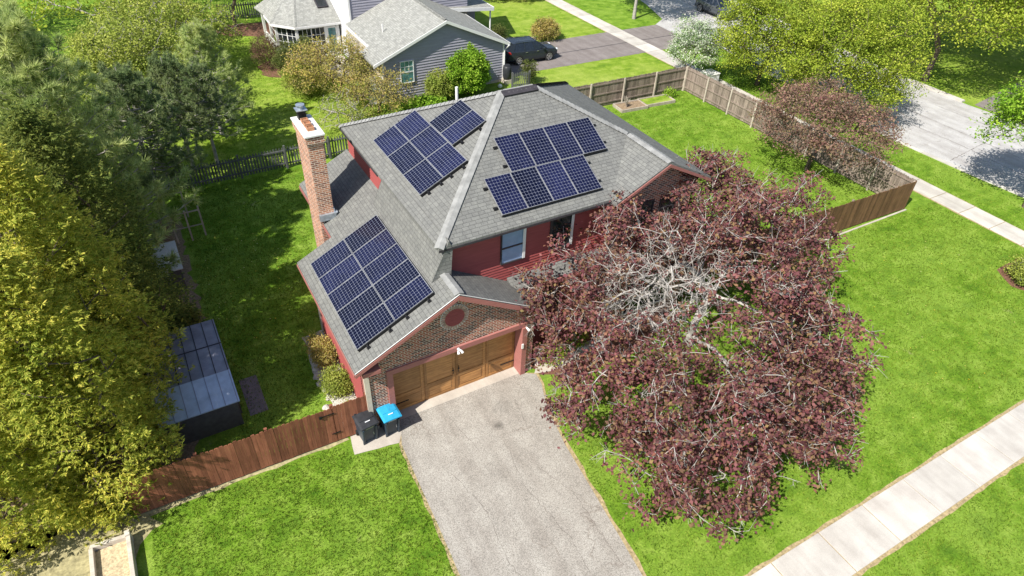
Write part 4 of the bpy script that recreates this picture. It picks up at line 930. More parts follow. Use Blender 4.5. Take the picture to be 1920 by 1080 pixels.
class Skel:
    def __init__(s, trunk, r):
        s.P = [np.array(p, float) for p in trunk]; s.par = [-1] + list(range(len(trunk) - 1)); s.r = r
        s.dist = [0.]
        for i in range(1, len(trunk)): s.dist.append(s.dist[-1] + np.linalg.norm(s.P[i] - s.P[i - 1]))
        s.tips = []
    def grow(s, T, step=.5, jit=.06, arch=.12, minidx=1, lean=.55):
        T = T[np.argsort(np.linalg.norm(T - s.P[min(len(s.P) - 1, minidx)], axis=1))]
        for t in T:
            Q = np.array(s.P); D = np.linalg.norm(Q - t, axis=1) + lean * np.array(s.dist) * .35
            D[:minidx] += 50; D[Q[:, 2] > t[2] + .8] += 1.5
            k = int(np.argmin(D)); a = s.P[k]; L = np.linalg.norm(t - a); n = max(1, int(round(L / step))); prev = k
            for i in range(1, n + 1):
                f = i / n; q = a + (t - a) * f + np.array([0, 0, arch * L * math.sin(math.pi * f)])
                if i < n: q = q + s.r.normal(size=3) * jit * min(1, L)
                s.P.append(q); s.par.append(prev); s.dist.append(s.dist[prev] + L / n); prev = len(s.P) - 1
            s.tips.append(prev)
    def radii(s, tip, base, expo=.45):
        n = len(s.P); w = np.zeros(n)
        for i in range(n - 1, 0, -1):
            if w[i] == 0: w[i] = 1
            w[s.par[i]] += w[i]
        R = tip * w ** expo; R = np.minimum(R, base); R[0] = max(R[0], base)
        return R
    def mesh(s, name, mat, parent, tip=.012, base=.25, expo=.45, sides=5):
        R = s.radii(tip, base, expo); P = np.array(s.P); i = np.arange(1, len(P)); p = np.array(s.par[1:])
        return segs_mesh(name, P[p], P[i], np.minimum(R[p], R[i] * 1.5), R[i], mat, parent, sides)
def ell(n, c, rad, r, lo=.0, hi=1., zmin=-1., lumps=None, rot=0):
    V = r.normal(size=(n * 3, 3)); V /= np.linalg.norm(V, axis=1)[:, None]; V = V[V[:, 2] > zmin][:n]
    k = r.uniform(lo ** 3, hi ** 3, len(V)) ** (1 / 3)
    if lumps is not None:
        ph, am = lumps; az = np.arctan2(V[:, 1], V[:, 0]); k *= 1 + am * (np.sin(3 * az + ph) * .6 + np.sin(5 * az + 2 * ph) * .5 + np.sin(9 * az + V[:, 2] * 6 + ph * 3) * .4)
    o = V * k[:, None] * np.array(rad); cs, sn = math.cos(rot), math.sin(rot)
    return np.array(c) + np.stack([o[:, 0] * cs - o[:, 1] * sn, o[:, 0] * sn + o[:, 1] * cs, o[:, 2]], 1)
def broadleaf(name, base, c, rad, label, cat, leafmat, barkmat, seed, n1=14, n2=90, n3=420, per=26, size=.13, spread=.22, tr=.2, tip=.012, trunk_h=None, zmin=-.45, group=None, stems=1, flat=.5, hollow=.25, lum=.12, up=.5, dead=None, sides=5, crown_name='crown', extra=None, droop=0, rot=0):
    r = np.random.default_rng(seed); t = thing(name, label, cat, tuple(base), group)
    base = np.array(base, float); c = np.array(c, float); th = trunk_h if trunk_h is not None else max(.3, (c[2] - rad[2]) * .9)
    lump = (r.uniform(0, 6), lum)
    top = base + (c - base) * np.array([.35, .35, 0]) * min(1, th / max(.1, c[2])) + np.array([0, 0, th])
    if stems == 1: s = Skel([base, base + (top - base) * .5 + r.normal(size=3) * .03 * th * .3, top], r)
    else: s = Skel([base, base + np.array([0, 0, .12])], r)
    s.grow(ell(n1, c, np.array(rad) * .62, r, .5, 1, zmin * .6, rot=rot), .6, .08, .06, minidx=1)
    s.grow(ell(n2, c, np.array(rad) * .88, r, .45, 1, zmin, lump, rot), .45, .05, .05, minidx=1)
    T3 = ell(n3, c, rad, r, hollow, 1.02, zmin, lump, rot)
    if extra is not None: T3 = np.concatenate([T3, extra])
    k0 = len(s.tips); s.grow(T3, .35, .04, .03, minidx=1)
    P = np.array(s.P); tips = P[s.tips[k0:]]
    par = P[[s.par[i] for i in s.tips[k0:]]]; C = np.concatenate([tips, tips * .5 + par * .5])
    w = np.ones(len(C), bool)
    if dead is not None:
        w = ~dead(C)
        dm = dead(tips); D, DP = tips[dm], par[dm]; O = tips[~dm]; OP = par[~dm]; k_ = r.uniform(size=len(O)) < .6; O, OP = O[k_], OP[k_]
        for (Q, QP, m, L, w_) in ((D, DP, 3, .34, .0065), (O, OP, 4, .42, .008)):    # bare twigs among and between the leaves
            g0 = Q - QP; g0 = g0 / (np.linalg.norm(g0, axis=1)[:, None] + 1e-6); rep = np.repeat(Q, m, 0); repp = np.repeat(QP, m, 0); f0 = r.uniform(.0, 1, (len(rep), 1))
            A_ = rep * (1 - f0 * .8) + repp * f0 * .8; dirs = np.repeat(g0, m, 0) * .75 + r.normal(size=(len(rep), 3)) * [.42, .42, .3] + [0, 0, .15]
            dirs /= np.linalg.norm(dirs, axis=1)[:, None]; B_ = A_ + dirs * (L * r.uniform(.5, 1.3, (len(rep), 1)))
            segs_mesh('twigs', A_, B_, np.full(len(A_), w_), np.full(len(A_), w_ * .55), barkmat, t, 3)
    s.mesh('trunk', barkmat, t, tip, tr, sides=sides)
    C = C[w]
    V, F = leaves_at(C, max(1, per // 2), spread, size, r, flat, up, droop=droop)
    np_mesh(crown_name, V, F, leafmat, t)
    return t

# the big purple maple in front of the house
def mdead(C):
    d = (C - np.array([8.9, -3.4, 5.3])) / np.array([3.1, 2.4, 2.8]); nz = np.sin(C[:, 0] * 3.1) * np.cos(C[:, 1] * 2.7) * .25
    return ((d ** 2).sum(1) + nz + .55 * np.sin(C[:, 0] * 9.1 + C[:, 2] * 7) * np.sin(C[:, 1] * 8.3) < .82) | (np.sin(C[:, 0] * 1.9 + 1.3 * np.sin(C[:, 1] * 1.4)) * np.sin(C[:, 1] * 2.3 + C[:, 2] * 1.5) + .3 * np.sin(C[:, 0] * 7 + C[:, 1] * 6) > np.where(C[:, 2] < 3.6, .38, .70))
rm = np.random.default_rng(11)
def mshape(Q):
    u = (Q[:, 0] - 10.7) * math.cos(.85) - (Q[:, 1] + 3.6) * math.sin(.85); w = (Q[:, 0] - 10.7) * math.sin(.85) + (Q[:, 1] + 3.6) * math.cos(.85)
    return Q[(u / 5.9) ** 2 + (w / 8.0) ** 2 < 1]
low = [np.stack([rm.uniform(5.2, 15.5, 330), rm.uniform(-9.0, -5.6, 330), rm.uniform(1.2, 3.4, 330)], 1), ell(420, (8.9, -3.3, 5.2), (2.6, 2.1, 1.4), rm, 0, 1)]
for (x, y, z) in ((4.2, -4.9, 3.2), (3.6, -5.1, 3.0), (5.0, -8.0, 2.0), (6.1, -9.1, 1.7), (7.5, -9.4, 1.8), (9.2, -9.6, 1.8), (10.8, -9.7, 2.2), (12.5, -9.0, 2.4), (4.6, -6.6, 2.6),  (5.4, -1.2, 3.6), (5.3, -2.2, 3.2), (15.8, 2.4, 4.6), (14.6, 2.8, 5.2), (5.6, -.4, 4.2)):
    low.append(np.array([x, y, z]) + rm.normal(size=(9, 3)) * [.5, .5, .25])
low.append(np.concatenate([np.array([x, y, z]) + rm.normal(size=(12, 3)) * [.32, .28, .15] for (x, y, z) in ((3.75, -5.0, 3.1), (4.5, -4.9, 3.2), (5.2, -.9, 3.9), (5.4, -1.8, 3.3), (5.6, -.2, 3.9), (4.9, -2.6, 3.0), (5.0, -3.6, 3.0), (8.4, -.6, 6.4), (9.4, .1, 6.6))]))
low[-1] = np.concatenate([low[-1]] + [np.array(q) + rm.normal(size=(22, 3)) * [.6, .6, .35] for q in ((15.5, 1.5, 5.4), (16.6, 2.4, 5.2), (17.5, 2.7, 4.8), (16.2, .3, 5.2), (17.4, .4, 4.5), (14.3, 1.6, 6.0), (18.2, 1.2, 4.0), (17.3, -1.0, 4.2), (16.8, -2.6, 4.2), (12.6, .8, 6.5))])
broadleaf('maple_tree', (12.3, -2.2, 0), (11.0, -3.7, 3.7), (5.4, 7.5, 3.3), 'large purple leaved maple tree with bare pale twigs filling the front garden', 'tree', 'maple_leaf', 'bark_twig', 21,
          n1=26, n2=240, n3=1500, per=42, size=.13, spread=.20, rot=-.85, tr=.26, tip=.0075, trunk_h=1.3, zmin=-.6, flat=.45, hollow=.5, lum=.24, up=.5, dead=mdead, extra=np.concatenate([mshape(np.concatenate(low[:-1])), low[-1]]), droop=.15)
# brownish crab apple over the side fence
broadleaf('crabapple_tree', (29.3, 6.3, 0), (29.2, 6.2, 3.2), (3.7, 4.3, 1.75), 'brownish pink young leaved tree leaning over the side fence', 'tree', 'crab_leaf', 'bark_brown', 31, n1=14, n2=110, n3=600, per=32, size=.11, spread=.24, tr=.16, tip=.010, trunk_h=.9, zmin=-.55, lum=.16, hollow=.45)
# green street trees
broadleaf('street_tree', (36.6, 17.6, 0), (36.8, 17.4, 3.9), (4.0, 4.4, 3.5), 'yellow green tree between the side fence and the street, above the grey fence corner', 'tree', 'lime_leaf', 'bark_brown', 41, n1=16, n2=120, n3=700, per=70, size=.125, spread=.33, tr=.2, tip=.012, trunk_h=1.2, lum=.14, group='street trees', hollow=.4, zmin=-.75)
broadleaf('street_tree', (37.0, 11.2, 0), (37.3, 11.3, 4.3), (4.4, 4.3, 3.8), 'yellow green tree on the verge overhanging the brownish pink tree', 'tree', 'lime_leaf', 'bark_brown', 42, n1=16, n2=120, n3=700, per=70, size=.125, spread=.33, tr=.2, tip=.012, trunk_h=1.2, lum=.14, group='street trees', hollow=.4, zmin=-.75)
broadleaf('street_tree', (50.0, 12.5, 0), (51.4, 13.0, 6.0), (6.6, 7.8, 3.9), 'large yellow green tree with a leaning trunk across the street', 'tree', 'lime_leaf', 'bark_brown', 43, n1=18, n2=130, n3=760, per=66, size=.165, spread=.5, tr=.34, tip=.014, trunk_h=2.4, lum=.14, group='street trees', hollow=.4)
broadleaf('street_tree', (37.4, -2.5, 0), (37.4, -2.1, 5.2), (3.0, 3.2, 2.9), 'bright green tree cut by the right edge of the photo', 'tree', 'bright_leaf', 'bark_brown', 44, n1=14, n2=90, n3=480, per=60, size=.14, spread=.3, tr=.17, tip=.012, trunk_h=1.6, lum=.16, group='street trees', hollow=.4)
broadleaf('street_tree', (37.9, 34.7, 0), (38.2, 34.9, 7.2), (4.2, 4.4, 3.4), 'street tree with only its trunk showing at the top edge of the photo', 'tree', 'bright_leaf', 'bark_grey', 45, n1=14, n2=80, n3=420, per=30, size=.2, spread=.4, tr=.2, tip=.012, trunk_h=3.2, lum=.12, group='street trees')
for i, (x, y, h, lab) in enumerate(((58, 20, 7.5, 'yellow green tree behind the large leaning one, nearer the top edge'), (60, 9, 7, 'yellow green tree behind the large leaning one, nearer the right edge'), (48.5, 45, 7, 'green tree beyond the parked car at the top edge'), (66, 16, 8, 'farthest yellow green tree in the top right corner'))):
    broadleaf('garden_tree', (x, y, 0), (x, y, h - 1), (5.2, 5.4, 4.0), lab, 'tree', 'lime_leaf', 'bark_brown', 50 + i, n1=12, n2=70, n3=380, per=30, size=.28, spread=.55, tr=.28, tip=.014, trunk_h=2, group='trees across the street')
broadleaf('blossom_tree', (32.2, 20.9, 0), (32.5, 20.8, 2.4), (1.9, 2.0, 2.1), 'small white blossoming tree behind the grey fence corner', 'tree', 'blossom_leaf', 'bark_brown', 61, n1=10, n2=60, n3=330, per=34, size=.12, spread=.2, tr=.09, tip=.007, trunk_h=.5, stems=3, lum=.16)
# shrubs
def shrub(name, x, y, z, rx, ry, rz_, label, mat, seed, size=.09, n3=170, per=40, bark='bark_brown', spread=.13, group=None, cat='shrub', lum=.14, hollow=.3, up=.3):
    return broadleaf(name, (x, y, 0), (x, y, z), (rx, ry, rz_), label, cat, mat, bark, seed, n1=10, n2=40, n3=n3, per=per, size=size, spread=spread, tr=.05, tip=.006, trunk_h=.1, stems=4, zmin=-.7, lum=lum, flat=.8, group=group, sides=4, hollow=hollow, up=up)
shrub('shrub', 4.2, 36.2, 1.3, 1.25, 1.3, 1.3, 'reddish twiggy shrub left of the sunroom', 'red_twig_leaf', 71, size=.07, bark='red_twig_leaf', n3=320, per=22)
shrub('shrub', 5.9, 33.6, 1.3, 1.8, 1.8, 1.3, 'dull olive shrub in front of the sunroom', 'olive_leaf', 72, size=.09, n3=360, per=40)
shrub('shrub', 5.1, 30.4, 1.0, 1.5, 1.7, 1.0, 'soft green shrub at the edge of the back lawn, below the olive one', 'soft_leaf', 73, n3=220)
broadleaf('shrub', (7.3, 29.0, 0), (7.2, 29.2, 2.0), (2.9, 3.2, 1.9), 'large golden brown shrub in front of the grey house patio', 'shrub', 'gold_leaf', 'bark_brown', 74, n1=16, n2=100, n3=560, per=26, size=.11, spread=.2, tr=.08, tip=.008, trunk_h=.15, stems=4, zmin=-.6, lum=.15, hollow=.4)
broadleaf('shrub', (8.7, 25.0, 0), (8.4, 24.6, 1.6), (2.5, 2.4, 1.5), 'sparse olive and gold shrub between the chimney top and the grey house', 'shrub', 'gold_leaf', 'bark_brown', 75, n1=14, n2=80, n3=360, per=18, size=.10, spread=.2, tr=.07, tip=.009, trunk_h=.15, stems=4, zmin=-.6, lum=.18)
broadleaf('shrub', (5.6, 22.6, 0), (5.6, 22.8, 1.4), (1.7, 1.8, 1.4), 'thin twiggy shrub behind the picket fence beside the chimney top', 'shrub', 'soft_leaf', 'bark_grey', 76, n1=14, n2=70, n3=240, per=10, size=.09, spread=.2, tr=.06, tip=.009, trunk_h=.15, stems=4, zmin=-.5, lum=.2)
shrub('shrub', 15.6, 25.3, 1.6, 1.5, 1.25, 1.6, 'dense round bright green shrub against the grey siding', 'bright_leaf', 77, size=.13, n3=420, per=60, hollow=.55)
shrub('shrub', 13.4, 25.3, .95, 1.15, 1.0, 1.05, 'paler green shrub left of the dense round one', 'soft_leaf', 78, size=.10, n3=240, per=34)
shrub('perennial_clump', 11.9, 24.4, .3, 1.5, .8, .4, 'low strap leaved green clump below the grey house window', 'bright_leaf', 79, size=.2, n3=160, per=26, cat='plant')
shrub('shrub', 27.0, 33.2, .8, 1.25, 1.1, .95, 'low yellow and brown shrub on the lawn beyond the parked car', 'gold_leaf', 80, size=.1, n3=240, per=36)
shrub('shrub', 31.2, 44.5, 1.2, 2.2, 2.2, 1.5, 'brown green shrub at the top edge above the driveway', 'gold_leaf', 81, size=.12, n3=240, per=30)
shrub('shrub', 28.2, 45.8, 1.4, 2.2, 2.0, 1.6, 'dark green shrub at the top edge beside the porch', 'olive_leaf', 82, size=.13, n3=240, per=30)
shrub('shrub', 30.6, -6.7, .55, 1.5, 1.1, .6, 'low yellow green shrub on mulch at the right edge', 'soft_leaf', 83, size=.08, n3=260, per=40, bark='bark_grey')
shrub('shrub', 32.1, -7.3, .5, 1.0, .9, .5, 'small bright yellow shrub beside the low one at the right edge', 'lime_leaf', 84, size=.08, n3=120, per=30)
shrub('shrub', -1.55, 3.9, .42, .42, .8, .42, 'yellow green shrub against the garage wall, farther from the fence', 'gold_leaf', 85, size=.06, n3=160, per=44)
shrub('shrub', -1.60, 2.1, .38, .48, .62, .40, 'yellow green shrub against the garage wall, nearer the fence', 'soft_leaf', 86, size=.06, n3=150, per=44)
shrub('shrub', -1.5, .75, .2, .35, .4, .2, 'low dry plant in the gravel nearest the fence', 'soft_leaf', 87, size=.05, n3=60, per=16)
shrub('shrub', 6.6, -.35, .4, .6, .4, .35, 'small yellow green shrub beside the brick corner', 'lime_leaf', 88, size=.08, n3=80, per=26)
shrub('shrub', 7.6, .0, .5, .8, .5, .45, 'yellow green shrub under the maple by the front wall', 'lime_leaf', 89, size=.08, n3=110, per=26)
shrub('shrub', 20.7, 25.3, .9, .55, .6, .9, 'leafy sapling behind the short dark picket panel', 'olive_leaf', 90, size=.1, n3=90, per=22)
shrub('shrub', 28.9, 18.7, .25, .5, .35, .3, 'small green clump in the yard corner beside the raised bed', 'bright_leaf', 91, size=.08, n3=50, per=26)
shrub('shrub', 25.6, 46.5, 1.0, 1.0, 1.0, 1.3, 'dark conical shrub beside the white porch post', 'olive_leaf', 92, size=.09, n3=160, per=36)
shrub('shrub', 22.3, 33.0, .9, .6, .8, 1.0, 'brown green conical shrub behind the corner of the grey house roof', 'olive_leaf', 93, size=.08, n3=160, per=36)
def stick(): 
    A_, B_ = [], []; rr = np.random.default_rng(5)
    for k in range(24): A_.append([24.6, 18.35, .1]); B_.append([24.6 + rr.normal() * .16, 18.35 + rr.normal() * .12, .8 + rr.uniform(-.2, .15)])
    t = thing('stick_bundle', 'pale bundle of dead stalks standing in the raised bed nearer the house', 'plant', (24.6, 18.35, .1)); segs_mesh('stalks', np.array(A_), np.array(B_), np.full(24, .02), np.full(24, .012), 'pale_post', t, 4)
stick()
# daylily clump at the garage wall
def straps(name, x, y, n, L, label, mat, seed):
    rr = np.random.default_rng(seed); V = []; F = []
    for k in range(n):
        a = rr.uniform(0, 2 * math.pi); l = L * rr.uniform(.6, 1.1); d = np.array([math.cos(a), math.sin(a)]); q = np.array([-d[1], d[0]]) * .018; b = np.array([x, y]) + rr.normal(size=2) * .09
        i = len(V)
        for (f, z) in ((0, 0), (.35, .32), (.75, .38), (1.05, .18)):
            p = b + d * l * f
            V += [[*(p - q * (1.05 - f)), z * l * 1.2], [*(p + q * (1.05 - f)), z * l * 1.2]]
        for m in range(3): F.append([i + 2 * m, i + 2 * m + 1, i + 2 * m + 3, i + 2 * m + 2])
    o = np_mesh(name, np.array(V), np.array(F), mat); tag(o, label, 'plant'); return o
straps('daylily_clump', -1.65, 5.25, 46, .62, 'strappy green clump against the garage wall behind the two shrubs', 'soft_leaf', 3)
straps('daylily_clump', -.75, 6.4, 30, .5, 'dark strappy clump at the foot of the chimney', 'olive_leaf', 4)

# conifers
def arborvitae(x, y, h, R, label, mat, seed, n=2600, tilt=(0, 0), lob=.16):
    n = int(n * 2.4); r = np.random.default_rng(seed); t = thing('arborvitae', label, 'conifer', (x, y, 0), 'arborvitae trees at the left')
    nb = n // 16; zb = h * (r.uniform(0.02, 1, nb) ** 1.1); azb = r.uniform(0, 2 * math.pi, nb)
    pf = lambda z, az: R * np.clip((1 - (z / h) ** 2.2), 0, 1) ** .75 * np.clip(.75 + z / h * 1.2, 0, 1) * (1 + lob * (np.sin(az * 4 + z * 1.3 + seed) + np.sin(az * 7 - z * 2.1 + seed * 2)) * .7)
    db = np.where(r.uniform(size=nb) < .8, r.uniform(.84, 1.10, nb), r.uniform(.5, .84, nb)); pb = pf(zb, azb) * db
    B = np.stack([x + tilt[0] * zb / h + np.cos(azb) * pb, y + tilt[1] * zb / h + np.sin(azb) * pb, zb], 1)
    P = np.repeat(B, 16, 0); az = np.repeat(azb, 16); n = len(P); P = P + r.normal(size=(n, 3)) * [.17, .17, .15]
    P += np.stack([np.cos(az), np.sin(az), np.full(n, .25)], 1) * r.uniform(-.25, .18, (n, 1))
    out = np.stack([np.cos(az), np.sin(az), .55 + r.normal(size=n) * .3], 1) + r.normal(size=(n, 3)) * .3; out /= np.linalg.norm(out, axis=1)[:, None]
    side = np.cross(out, r.normal(size=(n, 3)) * .5 + [0, 0, 1.]); side /= np.linalg.norm(side, axis=1)[:, None]
    Vs = []; m = 8
    L = r.uniform(.10, .22, n)
    for k in range(m):
        a = (k - (m - 1) / 2) / (m - 1) * 2.3; f = 1 - abs(a) * .30; j = r.normal(size=(n, 3)) * .10
        d = out * math.cos(a) + side * math.sin(a) + j; d[:, 2] -= .18; l = (L * f * r.uniform(.7, 1.15, n))[:, None]
        b = P + out * (L * .25 * (k % 3) / 2)[:, None]
        w = np.cross(d, r.normal(size=(n, 3)) * .55 + [-.35, -.1, .9]); w /= np.linalg.norm(w, axis=1)[:, None]; w *= r.uniform(.012, .021, n)[:, None]
        V = np.empty((n, 4, 3)); V[:, 0] = b; V[:, 1] = b + d * l * .55 + w; V[:, 2] = b + d * l; V[:, 3] = b + d * l * .55 - w; Vs.append(V)
    V = np.concatenate(Vs, 0).reshape(-1, 3); np_mesh('crown', V, np.arange(len(V)).reshape(-1, 4), mat, t)
    s = Skel([np.array([x, y, 0]), np.array([x + tilt[0] * .3, y + tilt[1] * .3, h * .45]), np.array([x + tilt[0] * .9, y + tilt[1] * .9, h * .92])], r)
    sel = r.choice(n, 160, False); s.grow(P[sel] * .92 + np.array([x, y, 0]) * .08 + [0, 0, -.05], .7, .05, -.02, minidx=0, lean=0)
    s.mesh('trunk', 'bark_brown', t, .014, .17)
    return t
arborvitae(-9.4, 1.3, 9.4, 2.05, 'golden green arborvitae nearest the end of the brown fence', 'arborvitae_leaf', 1, 5600)
arborvitae(-12.0, 1.2, 9.0, 2.0, 'golden green arborvitae at the lower left edge of the photo', 'arborvitae_leaf', 2, 4800)
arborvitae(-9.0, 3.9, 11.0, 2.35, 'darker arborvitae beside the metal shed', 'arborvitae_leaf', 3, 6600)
arborvitae(-12.4, 4.0, 11.5, 2.4, 'tallest golden arborvitae at the left edge', 'arborvitae_leaf', 4, 4600)
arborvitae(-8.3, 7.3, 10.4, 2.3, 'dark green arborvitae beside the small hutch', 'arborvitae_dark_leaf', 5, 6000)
arborvitae(-11.2, 8.4, 10.6, 2.3, 'golden topped arborvitae below the big pine', 'arborvitae_leaf', 6, 4600)
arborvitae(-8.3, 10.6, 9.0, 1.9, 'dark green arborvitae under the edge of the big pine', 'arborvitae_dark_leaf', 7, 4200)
shrub('shrub', -7.0, 7.7, .8, 1.5, 1.3, .9, 'dark shrub spreading beyond the metal shed', 'arborvitae_dark_leaf', 94, size=.12, n3=200, per=44)

def pine(name, x, y, h, R, label, mat, seed, whorls=13, per=9, bark='bark_grey', tuft=.24, z0=.18, dens=1.0, group='pines and spruces at the left', tips=5, needle_w=.016, nn=22, tilt=(0, 0), powr=.8):
    r = np.random.default_rng(seed); t = thing(name, label, 'conifer', (x, y, 0), group)
    ax = lambda f: np.array([x + tilt[0] * f, y + tilt[1] * f, h * f])
    s = Skel([ax(f) for f in np.linspace(0, 1, whorls * 2)], r); T = []
    segA, segB, ra, rb = [], [], [], []; C = []; DIR = []
    for w in range(whorls):
        f = z0 + (1 - z0) * (w / whorls); o = ax(f); Rw = R * (1 - ((f - z0) / (1 - z0)) ** 1.3) ** powr * r.uniform(.8, 1.1) + .25
        for k in range(per):
            a = 2 * math.pi * (k + r.uniform(-.35, .35)) / per + w * 1.1; L = Rw * r.uniform(.7, 1.12); d = np.array([math.cos(a), math.sin(a), 0]); lift = r.uniform(.0, .25) + f * .35
            pr = o; nseg = max(3, int(L / .55))
            for q in range(1, nseg + 1):
                g_ = q / nseg; p = o + d * L * g_ + np.array([0, 0, L * (lift * g_ - .16 * math.sin(math.pi * g_ * .9))]) + r.normal(size=3) * .05
                segA.append(pr); segB.append(p); rr_ = .012 + .045 * (1 - g_) * min(1, L / 3); ra.append(rr_ + .006); rb.append(rr_)
                if g_ > .22:
                    for m in range(max(1, int(round(tips * dens * r.uniform(.6, 1.2))))):
                        sd = np.array([-d[1], d[0], 0]) * r.choice([-1, 1]); e = p + (sd * r.uniform(.2, .75) + d * r.uniform(.05, .5)) * (.35 + .55 * (1 - g_) + .15) * min(1.5, L / 2.2) + np.array([0, 0, r.uniform(-.08, .26)])
                        segA.append(p); segB.append(e); ra.append(.012); rb.append(.006); C.append(e); v = e - p; DIR.append(v / np.linalg.norm(v))
                        C.append(p * .45 + e * .55); DIR.append(v / np.linalg.norm(v))
                pr = p
            C.append(pr); DIR.append(d)
    C = np.array(C); DIR = np.array(DIR) + [0, 0, .35]; n = len(C) * nn
    Cr = np.repeat(C, nn, 0); Dr = np.repeat(DIR, nn, 0) * .75 + r.normal(size=(n, 3)) * .62; Dr /= np.linalg.norm(Dr, axis=1)[:, None]
    l = r.uniform(.6, 1.1, n)[:, None] * tuft; W = np.cross(Dr, r.normal(size=(n, 3)) * .6 + [-.35, -.1, .8]); W /= np.linalg.norm(W, axis=1)[:, None]; W *= needle_w
    V = np.empty((n, 3, 3)); V[:, 0] = Cr - W; V[:, 1] = Cr + W; V[:, 2] = Cr + Dr * l
    np_mesh('crown', V.reshape(-1, 3), np.arange(n * 3).reshape(-1, 3), mat, t)
    P = np.array(s.P); tk = np.linspace(.2, .03, len(P)) * min(1, h / 10)
    segA += list(P[:-1]); segB += list(P[1:]); ra += list(tk[:-1]); rb += list(tk[1:])
    segs_mesh('trunk', np.array(segA), np.array(segB), np.array(ra), np.array(rb), bark, t, 6)
    return t
pine('pine_tree', -8.7, 13.6, 11.5, 3.9, 'big long needled pine filling the upper left', 'pine_needle', 1, 15, 10, z0=.12, tuft=.42, tips=3, nn=36, needle_w=.014)
pine('pine_tree', -13.2, 14.5, 12.5, 3.6, 'long needled pine at the upper left edge', 'pine_needle', 2, 13, 9, z0=.2, tuft=.42, tips=3, nn=34, needle_w=.014)
pine('pine_tree', -5.6, 18.4, 7.6, 2.6, 'darker pine between the big pine and the picket fence', 'spruce_needle', 3, 11, 8, z0=.25, tuft=.26, nn=22)
pine('pine_tree', -3.5, 22.6, 6.4, 1.9, 'thin pine with a bare trunk behind the picket fence, the left one', 'spruce_needle', 4, 9, 7, z0=.35, tuft=.24, nn=18, tips=4)
pine('pine_tree', -2.2, 22.0, 6.0, 1.8, 'thin pine with a bare trunk behind the picket fence, the right one', 'spruce_needle', 5, 9, 7, z0=.38, tuft=.24, nn=18, tips=4)
pine('pine_tree', -1.2, 26.2, 6.8, 2.1, 'young yellow green pine above the thin pines', 'pine_needle', 6, 10, 7, z0=.2, tuft=.3, nn=20, tips=4)
pine('pine_tree', -9.5, 21.5, 10.0, 3.2, 'pine behind the big one, toward the top left', 'pine_needle', 7, 12, 8, z0=.2, tuft=.33, nn=20)
broadleaf('garden_tree', (3.9, 46.6, 0), (3.3, 46.8, 4.6), (3.8, 3.6, 2.9), 'fresh green two trunked tree near the far picket fence', 'tree', 'lime_leaf', 'bark_brown', 101, n1=14, n2=80, n3=420, per=22, size=.15, spread=.35, tr=.28, tip=.012, trunk_h=1.2, lum=.15)
broadleaf('garden_tree', (-2.5, 38.5, 0), (-2.3, 38.0, 3.0), (4.6, 4.6, 2.8), 'pale green loose tree between the young pine and the two trunked tree', 'tree', 'soft_leaf', 'bark_grey', 102, n1=14, n2=90, n3=520, per=44, size=.14, spread=.33, tr=.15, tip=.012, trunk_h=.8, lum=.15)
broadleaf('garden_tree', (-5.5, 31.5, 0), (-5.3, 31.2, 3.2), (3.8, 4.0, 2.6), 'pale green loose tree behind the pines', 'tree', 'soft_leaf', 'bark_grey', 103, n1=14, n2=90, n3=520, per=44, size=.14, spread=.33, tr=.15, tip=.012, trunk_h=.8, lum=.15)
broadleaf('garden_tree', (-5.0, 45, 0), (-5.0, 45, 4.6), (5, 5, 3.6), 'light green tree with pale trunk at the top edge above the pines', 'tree', 'lime_leaf', 'bark_grey', 104, n1=14, n2=80, n3=380, per=22, size=.18, spread=.4, tr=.2, tip=.014, trunk_h=1.5)
for i, (x, y) in enumerate(((-14, 38), (8, 55), (15, 56), (-1, 56), (-13, 52))):
    broadleaf('garden_tree', (x, y, 0), (x, y, 4.6), (5, 5, 3.6), ['green tree at the top left corner behind the pines', 'green tree beyond the far picket fence, nearer the sunroom', 'green tree beyond the far picket fence behind the grey house', 'green tree beyond the two trunked tree', 'farthest green tree at the top left'][i], 'tree', 'soft_leaf' if i % 2 else 'lime_leaf', 'bark_grey', 110 + i, n1=12, n2=60, n3=300, per=22, size=.2, spread=.45, tr=.2, tip=.014, trunk_h=1.5, group='trees at the back of the gardens')

